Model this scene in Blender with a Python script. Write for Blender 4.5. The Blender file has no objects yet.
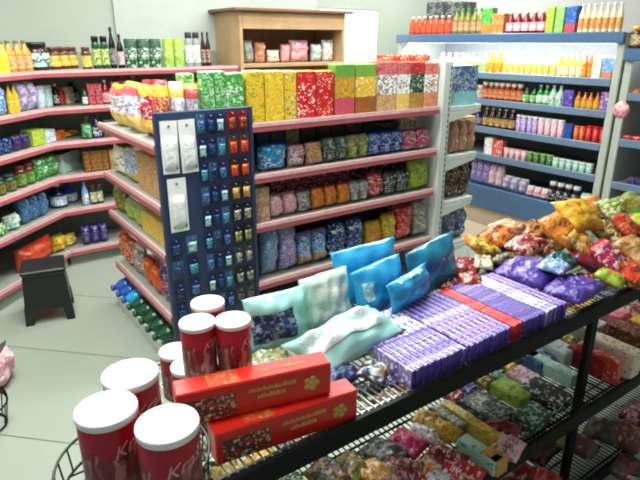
import bpy, bmesh, math, random
from mathutils import Vector, Matrix, Euler
R = random.Random(7)
S = bpy.context.scene
COL = S.collection
PI = math.pi
# ------------------------------------------------------------------ camera
F_PX, PITCH, YAW, CAM_H = 555.0, math.radians(19.7), math.radians(35.3), 1.7
FW = Vector((math.sin(YAW) * math.cos(PITCH), math.cos(YAW) * math.cos(PITCH), -math.sin(PITCH)))
RT = Vector((math.cos(YAW), -math.sin(YAW), 0))
UP = RT.cross(FW)
C0 = Vector((0, 0, CAM_H))
cam = bpy.data.cameras.new('camera')
cam.sensor_width = 36
cam.lens = F_PX * 36 / 640
cam.clip_start = 0.02
camo = bpy.data.objects.new('camera', cam)
COL.objects.link(camo)
camo.matrix_world = Matrix((RT, UP, -FW)).transposed().to_4x4()
camo.location = C0
S.camera = camo


def at(x, y, z):                      # the point of the level plane z seen at a pixel
    d = FW * F_PX + RT * (x - 320) + UP * (240 - y)
    return C0 + d * ((z - CAM_H) / d.z)


def atY(x, y, Y):
    d = FW * F_PX + RT * (x - 320) + UP * (240 - y)
    return C0 + d * (Y / d.y)


def on_line(P, D, x):                 # along a shelf line: distance where column x meets it
    v = P - C0
    k = (x - 320) / F_PX
    return (k * v.dot(FW) - v.dot(RT)) / (D.dot(RT) - k * D.dot(FW))


def rise(P, y):                       # height above P seen at row y
    v = P - C0
    k = (240 - y) / F_PX
    return (k * v.dot(FW) - v.dot(UP)) / (UP.z - k * FW.z)


# ------------------------------------------------------------------ materials
def lin(c):
    return tuple(((v / 255) / 12.92 if v / 255 <= .04045 else ((v / 255 + .055) / 1.055) ** 2.4) for v in c[:3]) + (1,)


K = dict(railp=(196, 142, 144), railw=(228, 214, 210), yel=(224, 184, 44), gold=(190, 138, 48), lem=(226, 212, 72), red=(196, 22, 34), dred=(128, 18, 30),
         org=(214, 116, 40), orr=(208, 66, 34), cream=(236, 226, 190), wht=(238, 240, 238), gry=(150, 155, 155),
         lgry=(196, 202, 200), dgry=(62, 66, 68), blk=(18, 20, 22), brn=(92, 52, 30), dbrn=(48, 28, 22),
         tan=(190, 146, 98), grn=(52, 150, 62), lgrn=(132, 200, 90), lime=(156, 188, 60), dgrn=(22, 74, 48),
         mint=(176, 222, 206), aqua=(140, 212, 214), cyan=(36, 160, 214), blu=(36, 84, 176), lblu=(120, 170, 220),
         nvy=(22, 34, 92), pur=(84, 60, 158), lil=(152, 134, 202), dpur=(52, 32, 104), pnk=(226, 120, 150),
         lpnk=(236, 184, 192), mag=(190, 40, 96), olv=(122, 122, 50), teal=(28, 120, 146), steel=(60, 96, 140))
MATS = {}


def nodes(name):
    m = bpy.data.materials.new(name)
    m.use_nodes = True
    nt = m.node_tree
    return m, nt, nt.nodes['Principled BSDF']


def plain(name, col, rough=.5, metal=0, emit=0, noise=.06, nscale=12, spec=None, bump=0):
    if name in MATS:
        return MATS[name]
    m, nt, b = nodes(name)
    b.inputs['Roughness'].default_value = rough
    b.inputs['Metallic'].default_value = metal
    tc = nt.nodes.new('ShaderNodeTexCoord')
    n = nt.nodes.new('ShaderNodeTexNoise')
    n.inputs['Scale'].default_value = nscale
    n.inputs['Detail'].default_value = 4
    nt.links.new(tc.outputs['Object'], n.inputs['Vector'])
    r = nt.nodes.new('ShaderNodeValToRGB')
    L = lin(col)
    r.color_ramp.elements[0].position = .3
    r.color_ramp.elements[1].position = .7
    r.color_ramp.elements[0].color = tuple(v * (1 - noise) for v in L[:3]) + (1,)
    r.color_ramp.elements[1].color = tuple(min(1, v * (1 + noise)) for v in L[:3]) + (1,)
    nt.links.new(n.outputs['Fac'], r.inputs['Fac'])
    nt.links.new(r.outputs['Color'], b.inputs['Base Color'])
    if emit:
        b.inputs['Emission Color'].default_value = L
        b.inputs['Emission Strength'].default_value = emit
    if spec is not None:
        b.inputs['Specular IOR Level'].default_value = spec
    if bump:
        bp = nt.nodes.new('ShaderNodeBump')
        bp.inputs['Strength'].default_value = bump
        nt.links.new(n.outputs['Fac'], bp.inputs['Height'])
        nt.links.new(bp.outputs['Normal'], b.inputs['Normal'])
    MATS[name] = m
    return m


def kmat(k, rough=.4):
    return plain('plastic_' + k + ('' if rough == .4 else '_%d' % int(rough * 100)), K[k], rough, noise=.04)


def tone(a, b, k=.8):
    A_, B_ = lin(K[a]), lin(K[b])
    return tuple(x * (1 - k) + y * k for x, y in zip(A_, B_))[:3] + (1,)


def prt(spec, cell=.022, axis='Z', rough=.38, share=.52):
    """printed packaging.  'base:a,b,c^topband_bottomband'"""
    key = 'print_%s_%s_%s_%s_%s' % (spec, cell, axis, rough, share)
    if key in MATS:
        return MATS[key]
    top = bot = None
    s = spec
    if '_' in s:
        s, bot = s.split('_')
    if '^' in s:
        s, top = s.split('^')
    base, others = (s.split(':') + [''])[:2]
    others = [o for o in others.split(',') if o] or [base]
    m, nt, b = nodes('printed_' + base)
    b.inputs['Roughness'].default_value = rough
    tc = nt.nodes.new('ShaderNodeTexCoord')
    mp = nt.nodes.new('ShaderNodeMapping')
    mp.inputs['Location'].default_value = (R.uniform(0, 9), R.uniform(0, 9), R.uniform(0, 9))
    nt.links.new(tc.outputs['Object'], mp.inputs['Vector'])
    v = nt.nodes.new('ShaderNodeTexVoronoi')
    v.inputs['Scale'].default_value = 1 / (cell * .42)
    mp.inputs['Scale'].default_value = (1, 1, 1.5) if axis == 'Z' else (1, 1.5, 1)
    v.inputs['Randomness'].default_value = .9
    nt.links.new(mp.outputs['Vector'], v.inputs['Vector'])
    sep = nt.nodes.new('ShaderNodeSeparateColor')
    nt.links.new(v.outputs['Color'], sep.inputs['Color'])
    rp = nt.nodes.new('ShaderNodeValToRGB')
    rp.color_ramp.interpolation = 'CONSTANT'
    e = rp.color_ramp.elements
    e[0].position = 0
    e[0].color = lin(K[base])
    e[1].position = share
    e[1].color = tone(base, others[0])
    for i, o in enumerate(others[1:], 1):
        q = e.new(share + (1 - share) * i / len(others))
        q.color = tone(base, o)
    nz = nt.nodes.new('ShaderNodeTexNoise')
    nz.inputs['Scale'].default_value = .55 / cell
    nz.inputs['Detail'].default_value = 1
    nt.links.new(mp.outputs['Vector'], nz.inputs['Vector'])
    ma = nt.nodes.new('ShaderNodeMath')
    ma.operation = 'MULTIPLY_ADD'
    ma.inputs[1].default_value = 1.5
    ma.inputs[2].default_value = -.75
    nt.links.new(nz.outputs['Fac'], ma.inputs[0])
    mb = nt.nodes.new('ShaderNodeMath')
    mb.operation = 'ADD'
    mb.use_clamp = True
    nt.links.new(sep.outputs['Red'], mb.inputs[0])
    nt.links.new(ma.outputs[0], mb.inputs[1])
    nt.links.new(mb.outputs[0], rp.inputs['Fac'])
    out = rp.outputs['Color']
    sx = nt.nodes.new('ShaderNodeSeparateXYZ')
    nt.links.new(tc.outputs['Generated'], sx.inputs['Vector'])
    for colr, op, lim in ((top, 'GREATER_THAN', .74), (bot, 'LESS_THAN', .34)):
        if not colr:
            continue
        g = nt.nodes.new('ShaderNodeMath')
        g.operation = op
        g.inputs[1].default_value = lim
        nt.links.new(sx.outputs[axis], g.inputs[0])
        mx = nt.nodes.new('ShaderNodeMix')
        mx.data_type = 'RGBA'
        g2 = nt.nodes.new('ShaderNodeMath')
        g2.operation = 'MULTIPLY'
        g2.inputs[1].default_value = .8
        nt.links.new(g.outputs[0], g2.inputs[0])
        nt.links.new(g2.outputs[0], mx.inputs['Factor'])
        nt.links.new(out, mx.inputs['A'])
        mx.inputs['B'].default_value = lin(K[colr])
        out = mx.outputs['Result']
    nt.links.new(out, b.inputs['Base Color'])
    if rough < .3:
        cn = nt.nodes.new('ShaderNodeTexNoise')
        cn.inputs['Scale'].default_value = 38
        cn.inputs['Detail'].default_value = 3
        nt.links.new(tc.outputs['Object'], cn.inputs['Vector'])
        bp = nt.nodes.new('ShaderNodeBump')
        bp.inputs['Strength'].default_value = .55
        bp.inputs['Distance'].default_value = .012
        nt.links.new(cn.outputs['Fac'], bp.inputs['Height'])
        nt.links.new(bp.outputs['Normal'], b.inputs['Normal'])
    MATS[key] = m
    return m


# ------------------------------------------------------------------ mesh helpers
def mesh(name, bm, mats, parent=None, smooth=False, link=True):
    me = bpy.data.meshes.new(name)
    bm.to_mesh(me)
    bm.free()
    for m in (mats if isinstance(mats, (list, tuple)) else [mats]):
        me.materials.append(m)
    if smooth:
        for p in me.polygons:
            p.use_smooth = True
    o = bpy.data.objects.new(name, me)
    COL.objects.link(o)
    if parent:
        o.parent = parent
    return o


def NB():
    return bmesh.new()


def box(bm, x0, x1, y0, y1, z0, z1, bev=0.0, mi=0, M=None):
    t = bmesh.new()
    bmesh.ops.create_cube(t, size=1)
    bmesh.ops.transform(t, matrix=Matrix.Translation(((x0 + x1) / 2, (y0 + y1) / 2, (z0 + z1) / 2)) @
                        Matrix.Diagonal((abs(x1 - x0), abs(y1 - y0), abs(z1 - z0), 1)), verts=t.verts)
    if bev:
        bmesh.ops.bevel(t, geom=t.edges[:], offset=bev, segments=1, affect='EDGES', clamp_overlap=True)
    for f in t.faces:
        f.material_index = mi
    if M:
        bmesh.ops.transform(t, matrix=M, verts=t.verts)
    me = bpy.data.meshes.new('tmp')
    t.to_mesh(me)
    t.free()
    bm.from_mesh(me)
    bpy.data.meshes.remove(me)
    return bm


def prism(bm, pts, z0, z1, mi=0):
    lo = [bm.verts.new((p[0], p[1], z0)) for p in pts]
    hi = [bm.verts.new((p[0], p[1], z1)) for p in pts]
    fs = [bm.faces.new(lo[::-1]), bm.faces.new(hi)]
    n = len(pts)
    for i in range(n):
        fs.append(bm.faces.new((lo[i], lo[(i + 1) % n], hi[(i + 1) % n], hi[i])))
    for f in fs:
        f.material_index = mi
    return bm


def lathe(bm, prof, seg=16, cx=0, cy=0, mi=0, caps=True):
    rings = []
    for r, z in prof:
        rings.append([bm.verts.new((cx + r * math.cos(2 * PI * i / seg), cy + r * math.sin(2 * PI * i / seg), z)) for i in range(seg)])
    fs = []
    for a, b in zip(rings, rings[1:]):
        for i in range(seg):
            fs.append(bm.faces.new((a[i], a[(i + 1) % seg], b[(i + 1) % seg], b[i])))
    if caps:
        fs.append(bm.faces.new(rings[0][::-1]))
        fs.append(bm.faces.new(rings[-1]))
    for f in fs:
        f.material_index = mi
        f.smooth = True
    return bm


def tube(bm, path, r, seg=6, closed=False):
    path = [Vector(p) for p in path]
    n = len(path)
    rings = []
    for i, p in enumerate(path):
        a = path[(i - 1) % n] if (closed or i > 0) else p
        b = path[(i + 1) % n] if (closed or i < n - 1) else p
        d = (b - a).normalized()
        u = d.cross(Vector((0, 0, 1)))
        if u.length < .01:
            u = d.cross(Vector((1, 0, 0)))
        u.normalize()
        w = u.cross(d)
        rings.append([bm.verts.new(p + u * (r * math.cos(2 * PI * k / seg)) + w * (r * math.sin(2 * PI * k / seg))) for k in range(seg)])
    pairs = list(zip(rings, rings[1:])) + ([(rings[-1], rings[0])] if closed else [])
    for a, b in pairs:
        for k in range(seg):
            f = bm.faces.new((a[k], b[k], b[(k + 1) % seg], a[(k + 1) % seg]))
            f.smooth = True
    if not closed:
        bm.faces.new(rings[0])
        bm.faces.new(rings[-1][::-1])
    return bm


def pouch(bm, w, h, d, seed=0, nx=12, nz=14, lying=False, seal=.08, mi=0, mi_seal=None):
    rr = random.Random(seed)
    ph = [rr.uniform(0, 6.28) for _ in range(6)]
    front, back = [], []
    for j in range(nz + 1):
        v = -1 + 2 * j / nz
        fr, bk = [], []
        for i in range(nx + 1):
            u = -1 + 2 * i / nx
            sv = max(0, 1 - (abs(v) / (1 - seal)) ** 4) if abs(v) < 1 - seal else 0
            t = d / 2 * (max(0, 1 - abs(u) ** 3) ** .7) * (sv ** .6)
            wr = .08 * d * (math.sin(5 * u + ph[0] + 3 * v) + math.sin(9 * v + ph[1]) * .6 + math.sin(11 * u - 6 * v + ph[2]) * .5)
            wr *= min(1, t / (d * .25 + 1e-6))
            x = u * w / 2 * (1 - .07 * math.cos(v * PI / 2)) + .012 * w * math.sin(4 * v + ph[3])
            z = (v + 1) / 2 * h + .015 * h * math.sin(3 * u + ph[4]) * (abs(v) > .5)
            rip = .003 * math.sin(i * PI) if t == 0 else 0
            edge = i in (0, nx) or j in (0, nz)
            yo = .02 * d * math.sin(7 * u + ph[5]) if t == 0 else 0
            a = bm.verts.new((x, -t - wr + yo + rip - (.0004 if not edge else 0), z))
            fr.append(a)
            bk.append(a if edge else bm.verts.new((x, t - wr * .5 + yo + .0004, z)))
        front.append(fr)
        back.append(bk)
    for j in range(nz):
        ms = mi_seal if mi_seal is not None and (j == 0 or j >= nz - 1) else mi
        for i in range(nx):
            for g, rev in ((front, False), (back, True)):
                q = [g[j][i], g[j][i + 1], g[j + 1][i + 1], g[j + 1][i]]
                f = bm.faces.new(q[::-1] if rev else q)
                f.smooth = True
                f.material_index = ms
    if not lying:
        for v in bm.verts:
            v.co.z = min(h, max(0, v.co.z))
    if lying:
        bmesh.ops.transform(bm, matrix=Matrix.Translation((0, -h / 2, d * .6)) @ Matrix.Rotation(-PI / 2, 4, 'X'), verts=bm.verts)
    return bm


# ------------------------------------------------------------------ objects, labels
ORD = ['first', 'second', 'third', 'fourth', 'fifth', 'sixth', 'seventh', 'eighth', 'ninth', 'tenth', 'eleventh', 'twelfth',
       'thirteenth', 'fourteenth', 'fifteenth', 'sixteenth', 'seventeenth', 'eighteenth', 'nineteenth', 'twentieth']


def tag(o, label, cat, group=None, kind=None):
    if label:
        o['label'] = label
    if cat:
        o['category'] = cat
    if group:
        o['group'] = group
    if kind:
        o['kind'] = kind
    return o


def empty(name, loc=(0, 0, 0), rz=0):
    o = bpy.data.objects.new(name, None)
    o.empty_display_size = .1
    COL.objects.link(o)
    o.location = loc
    o.rotation_euler = (0, 0, rz)
    return o


KIDS = {}


def kid(root, o):
    o.parent = root
    KIDS.setdefault(root.name, []).append(o)
    return o


def dup(o, parent=None):
    c = o.copy()
    COL.objects.link(c)
    c.parent = parent
    for ch in KIDS.get(o.name, []):
        kid(c, dup(ch, c))
    return c


PROTO = {}


def spawn(key, builder):
    if key not in PROTO:
        o = builder()
        PROTO[key] = dict(o=o, used=True)
        return o
    return dup(PROTO[key]['o'])


# builders of goods; local: base at z=0, front towards -Y, returned object is the thing
def b_carton(w, d, h, spec, cap, name):
    bm = NB()
    box(bm, -w / 2, w / 2, -d / 2, d / 2, 0, h, min(.004, w * .05))
    for f in bm.faces:
        n = f.normal
        f.material_index = 0 if abs(n.y) > .7 else (2 if n.z > .7 else 1)
    # closing flap on the top
    box(bm, -w * .46, w * .46, -d * .02, d * .46, h - .0005, h + .0018, 0, 2)
    o = mesh(name, bm, [prt(spec, max(.012, min(.03, w / 4)), share=.62), prt(spec, .03, share=.75), kmat(cap)])
    return o


def b_pouch(w, d, h, spec, cap, name, lying=False):
    bm = NB()
    pouch(bm, w, h, d, seed=hash(spec) % 97 if False else sum(map(ord, spec)), nx=10, nz=12, lying=lying, mi_seal=1)
    return mesh(name, bm, [prt(spec, max(.014, min(.035, w / 4)), 'Y' if lying else 'Z', .28), kmat(cap, .3)])


def b_bottle(w, d, h, spec, cap, name):
    r = w / 2
    body, lab = (spec.split('|') + [spec])[:2]
    bm = NB()
    lathe(bm, [(r * .9, 0), (r, h * .03), (r, h * .55), (r * .92, h * .62), (r * .45, h * .8), (r * .36, h * .86), (r * .36, h * .93)], 12)
    o = mesh(name, bm, kmat(body, .15))
    bm = NB()
    lathe(bm, [(r * .42, h * .9), (r * .42, h * .99), (r * .36, h)], 10)
    kid(o, mesh('cap', bm, kmat(cap)))
    bm = NB()
    lathe(bm, [(r * 1.012, h * .12), (r * 1.012, h * .5)], 12, caps=False)
    kid(o, mesh('paper_label', bm, prt(lab, max(.012, w / 3))))
    return o


def b_jar(w, d, h, spec, cap, name):
    r = w / 2
    body, lab = (spec.split('|') + [spec])[:2]
    bm = NB()
    lathe(bm, [(r * .88, 0), (r, h * .05), (r, h * .7), (r * .9, h * .78), (r * .78, h * .82), (r * .78, h * .86)], 14)
    o = mesh(name, bm, kmat(body, .15))
    bm = NB()
    lathe(bm, [(r * .86, h * .83), (r * .86, h * .985), (r * .8, h)], 14)
    kid(o, mesh('lid', bm, kmat(cap)))
    bm = NB()
    lathe(bm, [(r * 1.012, h * .14), (r * 1.012, h * .62)], 14, caps=False)
    kid(o, mesh('paper_label', bm, prt(lab, max(.012, w / 3))))
    return o


def b_can(w, d, h, spec, cap, name):
    r = w / 2
    bm = NB()
    lathe(bm, [(r * .9, 0), (r, h * .04), (r, h * .93), (r * .93, h * .97)], 14)
    o = mesh(name, bm, prt(spec, max(.012, w / 3)))
    bm = NB()
    lathe(bm, [(r * .93, h * .965), (r * .95, h), (r * .88, h), (r * .86, h * .985)], 14)
    kid(o, mesh('lid', bm, kmat(cap)))
    return o


def b_tub(w, d, h, spec, cap, name):
    r = w / 2
    bm = NB()
    lathe(bm, [(r * .8, 0), (r * .82, h * .04), (r * .97, h * .9)], 14)
    o = mesh(name, bm, prt(spec, max(.012, w / 3)))
    bm = NB()
    lathe(bm, [(r, h * .88), (r, h * .97), (r * .92, h)], 14)
    kid(o, mesh('lid', bm, kmat(cap)))
    return o


BUILD = dict(carton=b_carton, pouch=b_pouch, bottle=b_bottle, jar=b_jar, can=b_can, tub=b_tub)
NAMES = dict(carton='carton', pouch='snack_bag', bottle='bottle', jar='jar', can='can', tub='plastic_tub')
CATS = dict(carton='box', pouch='bag', bottle='bottle', jar='jar', can='can', tub='tub')


class Line:
    def __init__(s, P, D, inward, rot):
        s.P, s.D, s.I, s.rot = Vector(P), Vector(D).normalized(), Vector(inward).normalized(), rot


def shelf_row(line, z, place, entries, depth=.1, side='left', maxh=None):
    """each entry: (x0, x1, row of the top, kind, print, cap colour, how many, wording[, depth, inset])"""
    for en in entries:
        x0, x1, yt, kind, spec, cap, n, desc = en[:8]
        dep = en[8] if len(en) > 8 else depth
        inset = en[9] if len(en) > 9 else 0
        P = Vector((line.P.x, line.P.y, z)) + line.I * inset
        s0, s1 = on_line(P, line.D, x0), on_line(P, line.D, x1)
        pitch = (s1 - s0) / n
        w = pitch * .95
        for i in range(n):
            s = s0 + pitch * (i + .5)
            q = P + line.D * s
            h = max(.03, rise(q, yt))
            if maxh:
                h = min(h, maxh)
            if i == 0:
                h0 = h
            w_, d_, h_ = round(w, 3), round(dep, 3), round(h0, 3)
            if kind in ('bottle', 'jar', 'can', 'tub'):
                d_ = w_
            o = spawn((kind, w_, d_, h_, spec, cap), lambda: BUILD[kind](w_, d_, h_, spec, cap, NAMES[kind]))
            c = q + line.I * (d_ / 2 + R.uniform(0, .008))
            o.location = c
            j = 0 if n < 2 else .06
            o.rotation_euler = (0, 0, line.rot + R.uniform(-j, j))
            lab = '%s, %s' % (desc, place) if n == 1 else '%s, %s from %s, %s' % (desc, ORD[i], side, place)
            tag(o, lab, CATS[kind], None if n == 1 else '%s row, %s' % (desc, place))


# ------------------------------------------------------------------ setting
def struct(name, bm, mats):
    return tag(mesh(name, bm, mats), None, None, kind='structure')


def floor_mat():
    m, nt, b = nodes('floor_tiles')
    b.inputs['Roughness'].default_value = .28
    tc = nt.nodes.new('ShaderNodeTexCoord')
    mp = nt.nodes.new('ShaderNodeMapping')
    mp.inputs['Rotation'].default_value = (0, 0, math.radians(45))
    nt.links.new(tc.outputs['Object'], mp.inputs['Vector'])
    br = nt.nodes.new('ShaderNodeTexBrick')
    br.offset = .5
    br.inputs['Scale'].default_value = 1
    br.inputs['Brick Width'].default_value = 9
    br.inputs['Row Height'].default_value = .71
    br.inputs['Mortar Size'].default_value = .004
    br.inputs['Mortar Smooth'].default_value = .1
    br.inputs['Color1'].default_value = lin((158, 168, 154))
    br.inputs['Color2'].default_value = lin((162, 171, 158))
    br.inputs['Mortar'].default_value = lin((104, 108, 100))
    mp.inputs['Location'].default_value = FLOOR_SHIFT
    nt.links.new(mp.outputs['Vector'], br.inputs['Vector'])
    n = nt.nodes.new('ShaderNodeTexNoise')
    n.inputs['Scale'].default_value = 2.5
    n.inputs['Detail'].default_value = 6
    nt.links.new(tc.outputs['Object'], n.inputs['Vector'])
    mx = nt.nodes.new('ShaderNodeMix')
    mx.data_type = 'RGBA'
    mx.blend_type = 'MULTIPLY'
    r = nt.nodes.new('ShaderNodeValToRGB')
    r.color_ramp.elements[0].color = (.86, .86, .84, 1)
    r.color_ramp.elements[1].color = (1, 1, 1, 1)
    nt.links.new(n.outputs['Fac'], r.inputs['Fac'])
    mx.inputs['Factor'].default_value = 1
    nt.links.new(br.outputs['Color'], mx.inputs['A'])
    nt.links.new(r.outputs['Color'], mx.inputs['B'])
    nt.links.new(mx.outputs['Result'], b.inputs['Base Color'])
    return m


FLOOR_SHIFT = (4.0, 0.31, 0)
WALLM = plain('wall_paint', (160, 169, 158), .8, noise=.03, nscale=3)
WALLR = plain('wall_paint_grey', (184, 182, 176), .8, noise=.03, nscale=3)
WHITE_METAL = plain('white_enamel', (206, 214, 206), .35, noise=.03)
RAIL = plain('price_rail_red', (172, 84, 92), .4, noise=.06)
RAILTOP = plain('price_rail_pale', (214, 176, 174), .4, noise=.12, nscale=30)
GREYBACK = plain('shelf_back_grey', (130, 140, 128), .6)
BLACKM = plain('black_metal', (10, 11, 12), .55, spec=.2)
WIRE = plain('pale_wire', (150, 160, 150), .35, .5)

XW0, XW1, YW1 = -.6, 5.25, 4.97
bm = NB(); box(bm, XW0 - .1, XW1 + .1, -1.2, YW1 + .1, -.1, 0); struct('floor', bm, floor_mat())
bm = NB()
WX0, WX1, WZ0, WZ1 = 3.50, 4.30, 1.15, 2.02
box(bm, XW0 - .1, WX0, YW1, YW1 + .12, 0, 3); box(bm, WX1, XW1 + .1, YW1, YW1 + .12, 0, 3)
box(bm, WX0, WX1, YW1, YW1 + .12, 0, WZ0); box(bm, WX0, WX1, YW1, YW1 + .12, WZ1, 3)
struct('wall_back', bm, WALLM)
bm = NB(); box(bm, 1.45, WX0 - .03, YW1 - .02, YW1 - .0005, 0, 2.99); struct('trim_1', bm, plain('trim_paint', (172, 180, 172), .8, noise=.03))
bm = NB(); box(bm, XW1, XW1 + .1, -1.2, YW1, 0, 3); struct('wall_right', bm, WALLR)
bm = NB(); box(bm, XW0 - .1, XW0, 2.0, YW1, 0, 3); struct('wall_left', bm, WALLM)
bm = NB(); box(bm, XW0 - .1, XW1 + .1, -1.2, YW1 + .1, 3, 3.1); struct('ceiling', bm, plain('ceiling_white', (225, 225, 220), .9, noise=.02))
# bright window in the back wall
wf = NB()
for a in ((WX0, WX0 + .04, WZ0, WZ1), (WX1 - .04, WX1, WZ0, WZ1), (WX0 + .04, WX1 - .04, WZ1 - .04, WZ1), (WX0 + .04, WX1 - .04, WZ0, WZ0 + .04)):
    box(wf, a[0], a[1], YW1 + .01, YW1 + .07, a[2], a[3])
win = struct('window_1', wf, kmat('wht'))
gp = NB(); box(gp, WX0 + .04, WX1 - .04, YW1 + .035, YW1 + .045, WZ0 + .04, WZ1 - .04)
gl = mesh('window_pane', gp, plain('daylit_pane', (250, 252, 255), .3, emit=2.2, noise=0), win)

# ------------------------------------------------------------------ red-edged shelving
SHELFM = plain('shelf_grey', (150, 156, 148), .45, noise=.05)


def shelf_poly(root, pts, front, z, name='shelf', lip=.042, mat=None):
    bm = NB()
    prism(bm, pts, z - .03, z)
    sh = mesh(name, bm, mat or SHELFM, root)
    kid(root, sh)
    for (a, b) in front:                       # price rail along each front edge
        a, b = Vector(a + (0,)), Vector(b + (0,))
        d = (b - a).normalized()
        n = Vector((d.y, -d.x, 0))
        t = NB()
        L = (b - a).length
        M = Matrix.Translation((a.x, a.y, z)) @ Matrix((d, -n, Vector((0, 0, 1)))).transposed().to_4x4()
        box(t, 0, L, -.016, -.0005, -lip, .004, .003, 0, M)
        box(t, 0, L, -.0175, -.0162, -.014, .002, 0, 1, M)
        box(t, 0, L, -.012, .004, .0042, .007, 0, 1, M)
        kid(sh, mesh('price_rail', t, [RAIL, RAILTOP], sh))
    return sh


ZB = [1.497, 1.235, .982, .726, .462, .13]
wall_unit = empty('wall_shelf_unit', (1.5, 4.75, 0))
tag(wall_unit, 'long red-edged shelf unit with six levels against the back wall', 'shelf')
corner = empty('corner_shelf_unit', (.2, 4.3, 0))
tag(corner, 'slanting red-edged corner shelf unit at left behind the black stool', 'shelf')


def place_kids(root):
    for ch in KIDS.get(root.name, []):
        ch.location = -Vector(root.location)


A, B = (.76, 4.515), (-.1, 3.655)
for z in ZB:
    shelf_poly(wall_unit, [(.762, 4.515), (2.32, 4.515), (2.32, 4.93), (.762, 4.93)], [((.762, 4.515), (2.32, 4.515))], z)
    shelf_poly(corner, [B, (.758, 4.515), (.758, 4.93), (-.55, 4.93), (-.55, 3.655)], [(B, (.758, 4.515))], z)
bm = NB(); box(bm, .762, 2.32, 4.932, 4.948, 0, 1.62); kid(wall_unit, mesh('back_panel', bm, GREYBACK, wall_unit))
bm = NB(); box(bm, -.55, .758, 4.932, 4.948, 0, 1.62); box(bm, -.568, -.552, 3.66, 4.948, 0, 1.62); kid(corner, mesh('back_panel', bm, GREYBACK, corner))
bm = NB(); box(bm, .762, 2.32, 4.56, 4.575, 0, .1); kid(wall_unit, mesh('kick_plate', bm, GREYBACK, wall_unit))
bm = NB(); prism(bm, [(-.05, 3.75), (-.04, 3.74), (.73, 4.51), (.72, 4.52)], 0, .1); kid(corner, mesh('kick_plate', bm, GREYBACK, corner))
for x in (1.53,):
    bm = NB(); box(bm, x - .015, x + .015, 4.90, 4.93, 0, 1.62); kid(wall_unit, mesh('upright', bm, WHITE_METAL, wall_unit))
place_kids(wall_unit); place_kids(corner)

# left end rack of the island
ZE = [1.222, .914, .657, .30]
EX0, EX1, EY0, EY1 = .90, 1.36, 2.63, 3.64
end_l = empty('end_shelf_rack', (1.13, 3.1, 0))
tag(end_l, 'red-edged end rack facing left, full of snack bags above bottles', 'shelf')
for z in ZE:
    shelf_poly(end_l, [(EX0, EY0), (EX1, EY0), (EX1, EY1), (EX0, EY1)], [((EX0, EY1), (EX0, EY0))], z)
bm = NB(); box(bm, .86, EX1, EY0, EY1, 0, .09, .004); kid(end_l, mesh('base_deck', bm, WHITE_METAL, end_l))
bm = NB(); box(bm, EX1 + .001, EX1 + .018, EY0, EY1, 0, 1.36); kid(end_l, mesh('back_panel', bm, GREYBACK, end_l))
place_kids(end_l)

# island unit facing the camera
ZG = [1.290, 1.013, .733, .382, .10]
GX0, GX1, GY0, GY1 = 1.40, 2.80, 2.603, 3.05
gond = empty('island_shelf_unit', (2.1, 2.85, 0))
tag(gond, 'red-edged island shelf unit facing the camera with cartons on top', 'shelf')
for z in ZG:
    shelf_poly(gond, [(GX0, GY0), (GX1, GY0), (GX1, GY1), (GX0, GY1)], [((GX0, GY0), (GX1, GY0))], z)
bm = NB(); box(bm, GX0, GX1, GY1 + .001, GY1 + .02, 0, 1.32); kid(gond, mesh('back_panel', bm, plain('island_back', (52, 48, 44), .6), gond))
for x in (GX0 - .012, GX1 + .012):
    bm = NB(); box(bm, x - .011, x + .011, GY1 - .05, GY1 + .02, 0, 1.32); kid(gond, mesh('upright', bm, WHITE_METAL, gond))
bm = NB(); box(bm, GX0, GX1, GY0 + .04, GY0 + .055, 0, .069); kid(gond, mesh('kick_plate', bm, GREYBACK, gond))
place_kids(gond)

# right end rack seen from its side
end_r = empty('end_shelf_rack', (3.05, 2.9, 0))
tag(end_r, 'white perforated end rack seen from the side, right of the island', 'shelf')
bm = NB(); box(bm, 2.835, 2.915, 2.60, 3.62, 0, 1.575, .003); kid(end_r, mesh('upright', bm, WHITE_METAL, end_r))
bm = NB()
for i in range(38):
    box(bm, 2.892, 2.899, 2.596, 2.5995, .12 + i * .038, .142 + i * .038)
kid(end_r, mesh('slot', bm, kmat('dgry'), end_r))
for z in (1.285, .945, .615, .285):
    bm = NB()
    box(bm, 2.916, 3.24, 2.61, 3.6, z - .03, z, .002)
    sh = mesh('shelf', bm, WHITE_METAL, end_r); kid(end_r, sh)
    bm = NB()
    prism(bm, [(0, 0), (.3, .0), (.3, .018), (0, .07)], 0, .004)
    bmesh.ops.transform(bm, matrix=Matrix.Translation((2.918, 2.608, z - .031)) @ Matrix.Rotation(PI / 2, 4, 'X') @ Matrix.Diagonal((1, -1, 1, 1)), verts=bm.verts)
    kid(sh, mesh('bracket', bm, WHITE_METAL, sh))
place_kids(end_r)

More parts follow.
